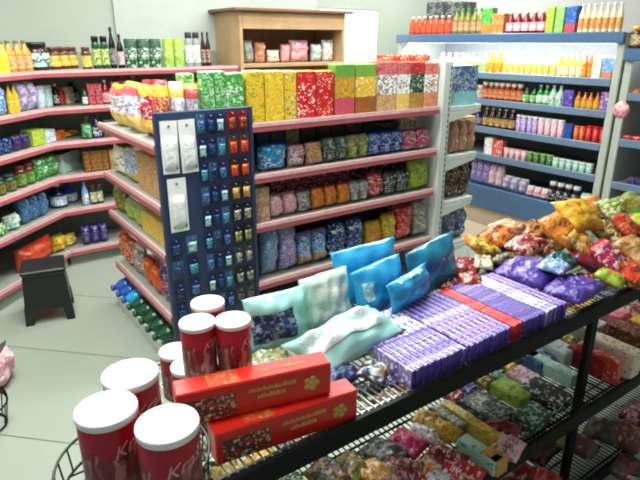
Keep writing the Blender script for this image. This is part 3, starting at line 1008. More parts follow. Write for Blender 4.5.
# round pink price sticker on the cooler post
bm = NB(); lathe(bm, [(.062, 0), (.062, .002)], 16)
bmesh.ops.transform(bm, matrix=Matrix.Translation((0, 0, 0)) @ Matrix.Rotation(-PI / 2, 4, 'Y'), verts=bm.verts)
st = mesh('price_sticker', bm, prt('lpnk:pnk,red', .03)); st.location = (CX + .0045, 2.165, 1.215)
tag(st, 'pink price sticker on the post between the two coolers', 'sticker')

# ------------------------------------------------------------------ wooden cabinet
WOOD = plain('tan_wood', (178, 144, 106), .5, noise=.12, nscale=6)
WOODD = plain('edge_wood', (120, 84, 62), .5, noise=.12, nscale=6)
cab = empty('wooden_cabinet', (2.9, 4.7, 0))
tag(cab, 'tall tan wooden display cabinet with bagged goods at the back wall', 'cabinet')
X0, X1, Y0, Y1 = 2.335, 3.46, 4.47, 4.945
for xx in (X0, X1 - .03):
    bm = NB(); box(bm, xx, xx + .03, Y0, Y1, 0, 1.94, .003); kid(cab, mesh('side_panel', bm, WOOD, cab))
bm = NB(); box(bm, X0 - .06, X1 + .06, Y0 - .05, Y1, 1.941, 1.965, .004); kid(cab, mesh('top_board', bm, WOODD, cab))
bm = NB(); box(bm, X0 + .031, X1 - .031, Y0, Y0 + .025, 1.80, 1.94, .002); kid(cab, mesh('fascia', bm, WOOD, cab))
bm = NB(); box(bm, X0 + .031, X1 - .031, Y1 - .02, Y1, 0, 1.94); kid(cab, mesh('back_panel', bm, plain('cab_back', (150, 116, 84), .6), cab))
for z in (1.515, 1.1):
    bm = NB(); box(bm, X0 + .031, X1 - .031, Y0 + .003, Y1 - .021, z - .03, z, .002); kid(cab, mesh('shelf', bm, WOOD, cab))
for i in range(2):
    bm = NB(); xa = X0 + .033 + i * .53; box(bm, xa, xa + .525, Y0 + .003, Y0 + .023, .06, 1.06, .003)
    dr = mesh('door', bm, WOOD, cab); kid(cab, dr)
    bm = NB(); xh = xa + (.48 if i == 0 else .045); tube(bm, [(xh, Y0 - .015, .6), (xh, Y0 - .015, .7)], .006); kid(dr, mesh('handle', bm, WIRE, dr))
place_kids(cab)
LW = Line((X0, Y0 + .1, 0), (1, 0, 0), (0, 1, 0), 0)
shelf_row(LW, 1.516, 'in the wooden cabinet', [
    (245, 256, 40, 'pouch', 'gry:grn,lgry,tan', 'gry', 1, 'greyish green bag, leftmost', .09),
    (257, 268, 42, 'pouch', 'tan:red,lpnk', 'tan', 1, 'tan and red bag', .09),
    (269, 282, 50, 'pouch', 'cream:lpnk,gry', 'lgry', 1, 'low cream bag', .09),
    (283, 292, 44, 'pouch', 'lpnk:org,tan', 'tan', 1, 'salmon bag', .09),
    (292, 312, 40, 'pouch', 'lpnk:mag,pnk,tan', 'lpnk', 1, 'big pink bag', .12),
    (313, 324, 44, 'pouch', 'lgry:gry,mint', 'lgry', 1, 'grey bag right of the pink bag', .09),
    (324, 336, 40, 'pouch', 'lgry:tan,wht', 'wht', 1, 'pale grey bag, rightmost', .09)])

# ------------------------------------------------------------------ black stool
stl = empty('step_stool', (.455, 3.73, 0), math.radians(-11))
tag(stl, 'black plastic stool standing on the floor by the left shelves', 'stool')
BP = plain('black_plastic', (20, 24, 24), .45)
bm = NB()
box(bm, -.128, .128, -.13, .13, .33, .355, .008)
box(bm, -.12, .12, -.125, .125, .305, .331, .004)
kid(stl, mesh('seat', bm, BP, stl))


def quadbar(bm, pts_top, pts_bot, zt, zb):
    a = [bm.verts.new((x, y, zt)) for x, y in pts_top]
    b = [bm.verts.new((x, y, zb)) for x, y in pts_bot]
    bm.faces.new(a); bm.faces.new(b[::-1])
    for i in range(4):
        bm.faces.new((a[i], b[i], b[(i + 1) % 4], a[(i + 1) % 4]))
    bmesh.ops.recalc_face_normals(bm, faces=bm.faces)


def rect(x0, x1, y0, y1):
    return [(x0, y0), (x1, y0), (x1, y1), (x0, y1)]


bm = NB()
for s_ in (-1, 1):
    quadbar(bm, rect(-.118, .118, s_ * .118 - .004, s_ * .118 + .004), rect(-.13, .13, s_ * .135 - .004, s_ * .135 + .004), .305, .09)
    quadbar(bm, rect(s_ * .118 - .004, s_ * .118 + .004, -.118, .118), rect(s_ * .132 - .004, s_ * .132 + .004, -.135, .135), .305, .09)
kid(stl, mesh('skirt', bm, BP, stl))
for sx in (-1, 1):
    for sy in (-1, 1):
        bm = NB()
        cx_, cy_ = sx * .108, sy * .112
        quadbar(bm, rect(cx_ - .03, cx_ + .03, cy_ - .028, cy_ + .028), rect(cx_ + sx * .012 - .024, cx_ + sx * .012 + .024, cy_ + sy * .012 - .022, cy_ + sy * .012 + .022), .12, 0)
        kid(stl, mesh('leg', bm, BP, stl))
bm = NB(); box(bm, 3.72, 4.29, 2.5, 4.3, .0005, .006)
cb = mesh('floor_overlay', bm, plain('overlay', (196, 176, 150), .7, noise=.06)); tag(cb, 'beige cardboard sheet lying on the floor before the drinks cooler', 'overlay')  # thin beige sheet added to give the floor its beige patch
# pink bag and a black wire basket at the left edge
bm = NB(); pouch(bm, .26, .2, .12, seed=5, mi_seal=1)
pb = mesh('pink_bag', bm, [prt('lpnk:pnk,wht', .06), kmat('dgry')]); pb.location = (.06, 3.0, .001); pb.rotation_euler = (0, 0, .9)
tag(pb, 'pink bag standing on the floor at the left frame edge', 'bag')
bk = empty('wire_basket', (-.045, 2.66, 0))
bm = NB()
for z, r in ((.006, .1), (.12, .12)):
    tube(bm, [(r * math.cos(a * PI / 12), r * math.sin(a * PI / 12), z) for a in range(24)], .005, 6, True)
for a in range(12):
    c_, s_ = math.cos(a * PI / 6), math.sin(a * PI / 6)
    tube(bm, [(.1 * c_, .1 * s_, .006), (.12 * c_, .12 * s_, .12)], .003, 5)
kid(bk, mesh('basket_frame', bm, BLACKM, bk))
bm = NB(); tube(bm, [(.12 * math.cos(t), .02, .12 + .09 * math.sin(t)) for t in [i * PI / 10 for i in range(11)]], .006, 6); kid(bk, mesh('handle', bm, BLACKM, bk))
tag(bk, 'small black wire basket on the floor at the left frame edge', 'basket')

# ------------------------------------------------------------------ black foreground rack
RX0, RX1, RY0, RY1, RZ = .345, 3.3, .85, 1.36, .85
rack = empty('display_rack', (1.8, 1.2, 0))
tag(rack, 'black wire display rack in the foreground full of sweets', 'rack')
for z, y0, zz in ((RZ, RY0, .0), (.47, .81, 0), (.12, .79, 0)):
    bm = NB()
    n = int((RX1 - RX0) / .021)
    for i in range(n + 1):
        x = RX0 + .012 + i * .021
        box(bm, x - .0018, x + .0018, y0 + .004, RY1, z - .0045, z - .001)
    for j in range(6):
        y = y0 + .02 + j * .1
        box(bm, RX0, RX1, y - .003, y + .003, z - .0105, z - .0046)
    g = mesh('wire_shelf', bm, WIRE if z > .8 else BLACKM, rack); kid(rack, g)  # lower wires painted black to deepen the shade under the top shelf
    bm = NB(); box(bm, RX0 - .01, RX1, y0 - .014, y0 + .003, z - .05, z + .008, .003)
    kid(g, mesh('front_bar', bm, BLACKM, g))
    bm = NB(); box(bm, RX0 + (.12 if z > .8 else 0), RX1, RY1, RY1 + .012, z - .02, z + .012, .003)
    kid(g, mesh('rear_bar', bm, BLACKM, g))
for x, y in ((RX0 - .012, RY0 + .03), (1.80, RY0 + .022), (RX1 - .02, RY0 + .03), (RX0 - .012, RY1 - .03), (1.80, RY1 - .03), (RX1 - .02, RY1 - .03)):
    bm = NB(); box(bm, x - .02, x + .02, y - .012, y + .012, 0, RZ - .012, .003); kid(rack, mesh('post', bm, BLACKM, rack))
place_kids(rack)

# cocoa tins
TR, TH = .0395, .128


def tin_mat():
    m, nt, b = nodes('red_tin_print')
    b.inputs['Roughness'].default_value = .32
    tc = nt.nodes.new('ShaderNodeTexCoord')
    v = nt.nodes.new('ShaderNodeTexVoronoi'); v.inputs['Scale'].default_value = 170
    mp = nt.nodes.new('ShaderNodeMapping'); mp.inputs['Scale'].default_value = (1, 1, .4)
    nt.links.new(tc.outputs['Object'], mp.inputs['Vector']); nt.links.new(mp.outputs['Vector'], v.inputs['Vector'])
    sp = nt.nodes.new('ShaderNodeSeparateColor'); nt.links.new(v.outputs['Color'], sp.inputs['Color'])
    rp = nt.nodes.new('ShaderNodeValToRGB'); rp.color_ramp.interpolation = 'CONSTANT'
    e = rp.color_ramp.elements
    e[0].color = lin((128, 48, 48)); e[1].position = .35; e[1].color = lin((150, 78, 72))
    for p, c in ((.55, (180, 126, 114)), (.7, (126, 34, 44)), (.85, (100, 46, 42))):
        q = e.new(p); q.color = lin(c)
    nt.links.new(sp.outputs['Red'], rp.inputs['Fac'])
    nz = nt.nodes.new('ShaderNodeTexNoise'); nz.inputs['Scale'].default_value = 26
    nt.links.new(tc.outputs['Object'], nz.inputs['Vector'])
    sx = nt.nodes.new('ShaderNodeSeparateXYZ'); nt.links.new(tc.outputs['Generated'], sx.inputs['Vector'])
    ad = nt.nodes.new('ShaderNodeMath'); ad.operation = 'MULTIPLY_ADD'; ad.inputs[1].default_value = .5; 
    nt.links.new(nz.outputs['Fac'], ad.inputs[0]); nt.links.new(sx.outputs['Z'], ad.inputs[2])
    gt = nt.nodes.new('ShaderNodeMath'); gt.operation = 'GREATER_THAN'; gt.inputs[1].default_value = .93
    nt.links.new(ad.outputs[0], gt.inputs[0])
    mx = nt.nodes.new('ShaderNodeMix'); mx.data_type = 'RGBA'
    nt.links.new(gt.outputs[0], mx.inputs['Factor']); nt.links.new(rp.outputs['Color'], mx.inputs['A'])
    mx.inputs['B'].default_value = lin((172, 20, 40))
    nt.links.new(mx.outputs['Result'], b.inputs['Base Color'])
    return m


TINM = tin_mat()


def b_tin():
    bm = NB()
    h = TH
    lathe(bm, [(TR * .96, 0), (TR, .003), (TR, h - .012), (TR * .97, h - .009)], 32)
    o = mesh('cocoa_tin', bm, TINM)
    bm = NB()
    r = TR * 1.03
    lathe(bm, [(r, h - .011), (r, h - .0035), (r * .985, h - .001), (r * .93, h - .001), (r * .91, h - .0028), (.0005, h - .0028)], 32)
    kid(o, mesh('lid', bm, plain('lid_white', (250, 251, 250), .35, noise=.01)))
    cu = bpy.data.curves.new('lettering', 'FONT')
    cu.body = 'Kra\u0161'
    cu.size = .027
    cu.shear = .3
    cu.align_x = 'CENTER'
    cu.extrude = .0004
    cu.resolution_u = 3
    to = bpy.data.objects.new('lettering_src', cu)
    COL.objects.link(to)
    bpy.context.view_layer.update()
    me = bpy.data.meshes.new_from_object(to.evaluated_get(bpy.context.evaluated_depsgraph_get()))
    bpy.data.objects.remove(to)
    bmt = NB(); bmt.from_mesh(me); bpy.data.meshes.remove(me)
    bmesh.ops.subdivide_edges(bmt, edges=[e for e in bmt.edges if e.calc_length() > .006], cuts=2)
    for v in bmt.verts:
        x, y, z = v.co
        zz = h * .6 + y + x * .3
        a = x / TR
        rr = TR + .0007 + z
        v.co = (rr * math.sin(a), -rr * math.cos(a), zz)
    kid(o, mesh('lettering', bmt, plain('cream_ink', (218, 168, 158), .5, noise=.02)))
    return o


def tin(x, y, z, rz, label, grp):
    o = spawn('tin', b_tin)
    o.location = (x, y, z)
    o.rotation_euler = (0, 0, rz)
    tag(o, label, 'tin', grp)


# round wire stand that holds the nearest tins, at the left end of the rack
st = empty('wire_stand', (.152, .668, 0))
tag(st, 'round black wire stand holding three red tins at lower left', 'stand')
ZS = 1.114
bm = NB()
for z, r in ((ZS - .006, .1), (ZS + .034, .104)):
    tube(bm, [(r * math.cos(a * PI / 18), r * math.sin(a * PI / 18), z) for a in range(36)], .0022, 6, True)
for a in range(24):
    c_, s_ = math.cos(a * PI / 12), math.sin(a * PI / 12)
    tube(bm, [(.1 * c_, .1 * s_, ZS - .006), (.104 * c_, .104 * s_, ZS + .034)], .0014, 5)
for k in range(-4, 5):
    hw = math.sqrt(.1 ** 2 - (k * .02) ** 2)
    tube(bm, [(-hw, k * .02, ZS - .004), (hw, k * .02, ZS - .004)], .0016, 5)
kid(st, mesh('basket', bm, plain('dark_wire', (40, 44, 42), .35, .4), st))
bm = NB(); lathe(bm, [(.012, .02), (.012, ZS - .008)], 12); kid(st, mesh('pole', bm, BLACKM, st))
bm = NB(); lathe(bm, [(.14, 0), (.14, .012), (.03, .022)], 24); kid(st, mesh('foot_plate', bm, BLACKM, st))
G = 'red cocoa tins'
tin(.126, .671, ZS, .45, 'red tin with white lid, leftmost of the front three', G)
tin(.181, .594, ZS, .1, 'red tin with white lid, nearest to the camera', G)
tin(.178, .735, ZS, .3, 'red tin with white lid, rear of the front three', G)
for (x, y, k, rz, lab) in (
        (.419, 1.072, 1, .5, 'red tin with white lid, left upper tin behind the red boxes'),
        (.490, 1.035, 1, .6, 'red tin with white lid, right upper tin behind the red boxes'),
        (.480, 1.150, 1, .2, 'red tin with white lid, farthest upper tin behind the red boxes'),
        (.416, 1.028, 0, .1, 'red tin in lower layer, lid just above the upper red box'),
        (.402, 1.110, 0, -.2, 'red tin in lower layer, left edge, second from the back'),
        (.404, 1.192, 0, .4, 'red tin in lower layer, left edge, farthest back'),
        (.500, 1.020, 0, .2, 'red tin in lower layer under the right upper tin'),
        (.486, 1.103, 0, .3, 'red tin in lower layer between the upper tins'),
        (.488, 1.185, 0, .3, 'red tin in lower layer under the farthest upper tin')):
    tin(x, y, RZ + .0005 + k * TH, rz, lab, G)

# long red biscuit boxes
REDB = plain('box_red', (216, 36, 24), .3, noise=.03)
GOLD = plain('gold_ink', (214, 170, 84), .35, noise=.1)


def b_redbox():
    L, D, H = .345, .058, .082
    bm = NB(); box(bm, -L / 2, L / 2, -D / 2, D / 2, 0, H, .003)
    o = mesh('biscuit_box', bm, REDB)
    bm = NB(); box(bm, -L * .46, -L * .14, -D / 2 - .0008, -D / 2 - .0002, .006, H * .72, 0)
    kid(o, mesh('picture', bm, prt('brn:tan,cream,dred,red', .018)))
    bm = NB()
    rr = random.Random(4)
    for line, (x0, x1, z) in enumerate(((-.02, .085, .05), (0, .06, .032))):
        x = x0
        while x < x1:
            w = rr.uniform(.003, .007)
            box(bm, x, x + w, -D / 2 - .0009, -D / 2 - .0002, z, z + rr.choice((.007, .009, .011)))
            x += w + .002
    kid(o, mesh('lettering', bm, GOLD))
    bm = NB()
    for i in range(5):
        a = i * 2 * PI / 5
        lathe(bm, [(.008, 0), (.008, .0007)], 10, .125 + .012 * math.cos(a), .012 * math.sin(a))
    lathe(bm, [(.009, 0), (.009, .0007)], 10, .125, 0)
    bmesh.ops.transform(bm, matrix=Matrix.Translation((0, -D / 2 - .0002, .04)) @ Matrix.Rotation(PI / 2, 4, 'X'), verts=bm.verts)
    kid(o, mesh('flower_mark', bm, GOLD))
    bm = NB(); box(bm, -L * .3, -L * .1, -D / 2 + .004, D / 2 - .004, H + .0001, H + .0007); box(bm, L * .02, L * .34, -D * .12, D * .05, H + .0001, H + .0006)
    kid(o, mesh('top_print', bm, prt('orr:gold,tan,orr', .02)))
    return o


o = spawn('redbox', b_redbox); o.location = (.543, .902, RZ + .001); o.rotation_euler = (0, 0, math.radians(-8)); tag(o, 'long red biscuit box nearest the front bar of the black rack', 'box', 'long red biscuit boxes')
o = spawn('redbox', b_redbox); o.location = (.488, .942, RZ + .0845); o.rotation_euler = (0, 0, math.radians(-14)); tag(o, 'long red biscuit box resting on top of the front red one', 'box', 'long red biscuit boxes')

# ------------------------------------------------------------------ big pale and blue bags at the back of the rack
def foil(name, col, rough=.25):
    return plain(name, col, rough, noise=.14, nscale=9, bump=.3)


AQUA = foil('aqua_film', (160, 214, 208)); CYAN = foil('cyan_film', (44, 158, 210)); TEAL = foil('teal_film', (34, 118, 148)); MINT = foil('mint_film', (186, 222, 208))


def bigbag(loc, w, h, d, rot, mat, label, patch=None, seed=0, lying=False):
    bm = NB(); pouch(bm, w, h, d, seed=seed, nx=20, nz=20, lying=lying)
    o = mesh('big_bag', bm, mat)
    if patch:
        cxp, czp, pw, phh, spec = patch
        t = NB(); N = 10
        # printed label that hugs the bag's front: picked from the same pillow shape
        bb = NB(); pouch(bb, w, h, d + .003, seed=seed, nx=40, nz=40, lying=lying)
        bb.normal_update()
        dl = []
        for f in bb.faces:
            c = f.calc_center_median()
            keep = abs(c.x - cxp) < pw / 2 and ((abs(c.y - czp) < phh / 2 and f.normal.z > .1) if lying else (abs(c.z - czp) < phh / 2 and f.normal.y < -.1))
            if not keep:
                dl.append(f)
        bmesh.ops.delete(bb, geom=dl, context='FACES')
        t.free()
        kid(o, mesh('printed_label', bb, prt(spec, .025)))
        tagk = KIDS[o.name][-1]
    o.location = loc
    o.rotation_euler = rot
    tag(o, label, 'bag', 'big pale and blue bags')
    return o


lean = math.radians(-14)
bigbag((.735, 1.235, RZ + .004), .205, .165, .075, (lean, 0, -.06), AQUA, 'pale aqua bag with navy label, leftmost of the leaning bags', (-.025, .075, .13, .085, 'nvy:steel,gry'), 3)
bigbag((.925, 1.25, RZ + .004), .19, .175, .075, (lean, 0, .03), MINT, 'pale mint bag standing between navy-labelled bag and bright blue bags', (0, .09, .12, .12, 'lgry:mint,cream,lgry'), 8)
bigbag((1.16, 1.325, RZ + .004), .29, .195, .06, (math.radians(-16), .0, .02), CYAN, 'bright blue bag standing farthest back behind the other blue bags', None, 11)
bigbag((1.125, 1.225, RZ + .004), .23, .175, .075, (math.radians(-12), -.05, .1), CYAN, 'bright blue bag leaning next to the pale mint bag', (-.07, .1, .04, .06, 'aqua:cyan,wht'), 14)
bigbag((1.18, 1.15, RZ + .056), .22, .10, .05, (math.radians(-14), -.06, .2), CYAN, 'shorter bright blue bag in front, behind the purple bars', (.0, .1, .12, .03, 'aqua:cyan,wht'), 17)
bigbag((1.40, 1.245, RZ + .004), .26, .185, .08, (math.radians(-12), -.1, .1), TEAL, 'darker teal blue bag, rightmost of the leaning bags', None, 21)
bigbag((.862, 1.095, RZ + .012), .34, .16, .085, (.15, -.04, .1), AQUA, 'white and aqua bag lying flat behind the red boxes', (-.02, .0, .24, .08, 'lgry:mint,wht,aqua'), 27, True)
bigbag((.63, 1.13, RZ + .004), .13, .11, .05, (.1, 0, -.3), prt('olv:mint,dgry,tan', .03), 'olive and green packet lying beside the stacked red tins', None, 31, True)
bigbag((.76, .99, RZ + .004), .12, .08, .04, (.1, 0, .2), prt('nvy:steel,dgry', .03), 'small navy packet between red boxes and pale lying bag', None, 33, True)
bigbag((.85, .955, RZ + .004), .09, .08, .035, (.1, 0, .5), prt('dgry:steel,lgry,tan', .03), 'small grey packet on the wires left of the purple bars', None, 35, True)

# ------------------------------------------------------------------ purple chocolate bars standing on edge
def b_bar(spec, foilc):
    L, T_, H = .155, .0105, .052
    bm = NB(); box(bm, -T_ / 2, T_ / 2, -L / 2, L / 2, 0, H, .0015)
    for f in bm.faces:
        f.material_index = 1 if abs(f.normal.y) > .7 else 0
    o = mesh('chocolate_bar', bm, [prt(spec, .03, 'Y', .25, .6), kmat(foilc)])
    return o


def bars(x0, n, y, spec, group, label, tilt=0, step=.0122):
    for i in range(n):
        sp = spec.split('/')[i % (spec.count('/') + 1)]
        o = spawn(('bar', sp), lambda: b_bar(sp, 'red' if sp.startswith('red') else 'lil' if sp.startswith('wht') else 'pur'))
        o.location = (x0 + i * step, y + R.uniform(-.003, .003), RZ + .001 + (.0035 if tilt else 0))
        o.rotation_euler = (0, tilt, 0)
        tag(o, label, 'chocolate bar', group)


PB = 'pur:lil,dpur,lil/lil:pur,lpnk'
PWB = 'wht:lgry,lil/lil:pur,wht'
RBB = 'red:mag,orr'
bars(.905, 17, .94, 'lil:wht,pur/pur:dpur,lil', 'bars in the left front block', 'purple and white chocolate bar on edge, left front block by the front bar')
bars(.93, 15, 1.09, 'wht:lil,pur,mint/lil:pur,wht', 'bars in the left rear block', 'whitish purple chocolate bar on edge, left block beside the pale bag')
bars(1.12, 16, .94, PB, 'bars in the middle front block', 'purple chocolate bar on edge, front block left of the red bars')
bars(1.125, 16, 1.09, 'lil:wht,lpnk/pur:dpur,lil', 'bars in the middle rear block', 'lilac chocolate bar on edge, rear block left of the red bars')
bars(1.322, 4, .94, RBB, 'red bars front row', 'red chocolate bar on edge, front row between purple blocks')
bars(1.324, 4, 1.09, RBB, 'red bars rear row', 'red chocolate bar on edge, rear row between purple blocks')
bars(1.375, 9, .94, 'pur:lil,dpur,pur', 'bars right of the red ones, front row', 'deep purple chocolate bar on edge, front row right of red bars')
bars(1.378, 9, 1.09, 'pur:lil,pur', 'bars right of the red ones, rear row', 'deep purple chocolate bar on edge, rear row right of red bars')
bars(1.489, 5, .94, PWB, 'pale bars, front row', 'pale white chocolate bar on edge, front row at the right')
bars(1.492, 5, 1.09, PWB, 'pale bars, rear row', 'pale white chocolate bar on edge, rear row at the right')
bars(1.553, 4, .94, PB, 'last purple bars, front row', 'purple chocolate bar on edge, front row right of the pale bars')
bars(1.556, 4, 1.09, PB, 'last purple bars, rear row', 'purple chocolate bar on edge, rear row right of the pale bars')


def sweets(loc, w, l, d, rot, spec, cap, label, cat='bag', grp='sweet bags on the black rack', name='sweet_bag'):
    key = ('sweet', w, l, d, spec, cap)
    o = spawn(key, lambda: b_pouch(w, d, l, spec, cap, name, True))
    o.location = loc
    o.rotation_euler = rot
    tag(o, label, cat, grp)


# big purple bags at the right of the bars
sweets((1.73, 1.10, RZ + .003), .24, .2, .075, (0, 0, .15), 'pur:dpur,pur,lil', 'pur', 'big purple bag lying right of the chocolate bars, rear one')
sweets((1.74, .93, RZ + .003), .23, .15, .06, (0, 0, .1), 'pur:dpur,dpur,lil', 'pur', 'big purple bag lying right of the chocolate bars, front one')
sweets((1.75, 1.02, RZ + .07), .12, .1, .035, (.05, 0, .3), 'lblu:pur,wht,gry', 'lil', 'small pale blue packet lying on the purple bags')

# heap of sweet bags: (x, y of its middle in the frame, height of middle, w, l, d, rot, print, cap, wording)
heap = [
    (462, 268, .90, .17, .12, .05, (.2, .0, .6), 'dred:brn,lpnk,red', 'dred', 'dark red bag beside the teal bag'),
    (480, 247, .93, .17, .14, .06, (.3, .1, .9), 'gold:olv,lem,brn', 'org', 'golden olive bag behind the dark red bag'),
    (497, 236, .95, .2, .12, .06, (.2, 0, .3), 'org:brn,dred,gold,dbrn', 'brn', 'orange brown bag at the heap top left'),
    (483, 262, .91, .15, .07, .035, (.1, 0, .7), 'cream:tan,brn', 'cream', 'thin cream bag in front of the golden olive bag'),
    (525, 246, .93, .22, .12, .06, (.2, 0, .15), 'dred:brn,lpnk,tan', 'tan', 'red and cream bag left of the golden heap'),
    (510, 259, .905, .2, .12, .05, (.1, 0, .4), 'dbrn:brn,olv', 'dbrn', 'dark brown bag behind the purple bag'),
    (560, 262, .93, .13, .1, .06, (.2, .1, .2), 'dgrn:blk,teal', 'dgrn', 'dark green bag under the golden bags'),
    (556, 228, 1.0, .2, .16, .09, (.6, 0, .2), 'org:gold,brn,yel', 'gold', 'orange golden bag on the heap'),
    (572, 214, 1.04, .2, .16, .09, (.6, .1, -.1), 'yel:gold,org', 'gold', 'yellow golden bag on top of the heap'),
    (572, 240, .97, .15, .13, .07, (.5, 0, .5), 'gold:yel,brn,cream', 'gold', 'small gold bag under the yellow golden bag'),
    (590, 222, .98, .18, .13, .07, (.4, .2, .7), 'dbrn:olv,brn,tan', 'dbrn', 'dark brown bag right of the yellow golden bag'),
    (604, 232, .96, .17, .13, .07, (.4, 0, .3), 'olv:tan,cream,brn', 'olv', 'olive tan bag behind the pink bag'),
    (602, 254, .95, .14, .13, .07, (.7, 0, .2), 'mag:lpnk,red,wht', 'red', 'pink and white bag at the front of the heap'),
    (586, 262, .92, .1, .13, .05, (.3, 0, .7), 'dred:brn,dpur', 'dred', 'maroon bag left of the pink and white bag'),
    (622, 225, .99, .12, .13, .06, (.6, 0, .1), 'orr:brn,dred,tan', 'brn', 'orange-red bag above the pink and white bag'),
    (632, 206, 1.02, .2, .15, .07, (.5, 0, .3), 'olv:lime,gold,grn', 'olv', 'lime and olive bag at the right top of the heap'),
    (612, 208, .98, .17, .12, .07, (.4, 0, -.2), 'olv:cream,lgrn', 'lgry', 'pale green bag behind the olive tan bag'),
    (640, 225, .98, .16, .14, .07, (.4, 0, .4), 'lime:olv,gold,org', 'olv', 'lemon green bag at the right frame edge'),
    (632, 250, .94, .17, .14, .07, (.4, 0, .1), 'tan:brn,org,olv', 'tan', 'tan and brown bag right of the pink and white bag'),
    (608, 278, .895, .09, .1, .05, (.3, 0, .3), 'lime:lgrn,orr', 'lime', 'small lime bag by the front bar'),
    (628, 272, .90, .17, .12, .06, (.3, 0, .2), 'orr:brn,dred,tan', 'orr', 'orange brown bag by the front bar'),
    (650, 255, .92, .17, .13, .06, (.3, 0, .5), 'olv:grn,cream,brn', 'olv', 'green bag cut by the right frame edge, lower'),
    (655, 236, .95, .17, .13, .06, (.4, 0, .2), 'gold:brn,orr', 'gold', 'golden brown bag cut by the right frame edge'),
    (530, 232, .93, .18, .12, .07, (.3, 0, .1), 'brn:gold,org,tan', 'brn', 'brown bag behind the red and cream bag'),
    (470, 283, .885, .15, .1, .05, (.1, 0, .9), 'dred:brn,tan', 'dred', 'dark red bag low behind the purple bars'),
    (545, 250, .90, .16, .12, .06, (.1, 0, .4), 'brn:gold,tan', 'brn', 'brown bag under the red and cream bag'),
    (492, 250, .89, .15, .12, .05, (.1, 0, .2), 'olv:dbrn,gold', 'olv', 'olive bag under the orange brown bag'),
    (600, 268, .885, .12, .12, .05, (.1, 0, .4), 'dpur:dred,brn', 'dpur', 'dark purple bag under the pink and white bag'),
    (580, 250, .90, .16, .13, .06, (.2, 0, .7), 'gold:brn,orr', 'gold', 'golden brown bag under the maroon bag'),
    (618, 252, .90, .16, .13, .06, (.2, 0, .3), 'olv:brn,lgrn', 'olv', 'olive green bag under the tan bag'),
    (648, 270, .885, .15, .12, .06, (.2, 0, .1), 'brn:dred,gold', 'brn', 'brown bag low at the right frame edge'),
    (620, 240, .93, .16, .13, .06, (.3, 0, .5), 'lpnk:red,cream', 'red', 'pale pink bag right of the olive tan bag'),
    (508, 228, .93, .16, .12, .05, (.2, 0, .1), 'tan:org,cream', 'cream', 'tan bag at the back beside the island'),
    (578, 288, .875, .11, .09, .045, (.1, 0, .3), 'dpur:dred,lil', 'dpur', 'small dark purple bag by the front bar'),
    (592, 281, .872, .1, .09, .045, (.1, 0, .9), 'dred:brn,gold', 'dred', 'small maroon bag beside the lime bag'),
    (552, 276, .872, .1, .09, .04, (0, 0, .2), 'dgry:pur,nvy', 'nvy', 'small dark bag between the purple bags'),
    (447, 284, .875, .11, .09, .045, (.1, 0, .5), 'dred:brn,lpnk', 'dred', 'small dark red bag below the teal bag'),
    (500, 270, .875, .13, .09, .045, (.1, 0, .5), 'dbrn:brn,olv', 'dbrn', 'small dark brown bag behind the purple bars'),
    (640, 284, .872, .12, .1, .045, (.1, 0, .2), 'brn:orr,gold', 'brn', 'small brown bag by the front bar at right edge'),
    (590, 208, .95, .2, .14, .08, (.4, 0, .1), 'org:gold,olv', 'org', 'orange bag behind the yellow golden bag'),
]
for (x, y, z, w, l, d, rot, spec, cap, lab) in heap:
    d *= .88
    p = at(x, y, z)
    sweets((p.x, p.y, z - d / 2), w, l, d, rot, spec, cap, lab + ', on rack')

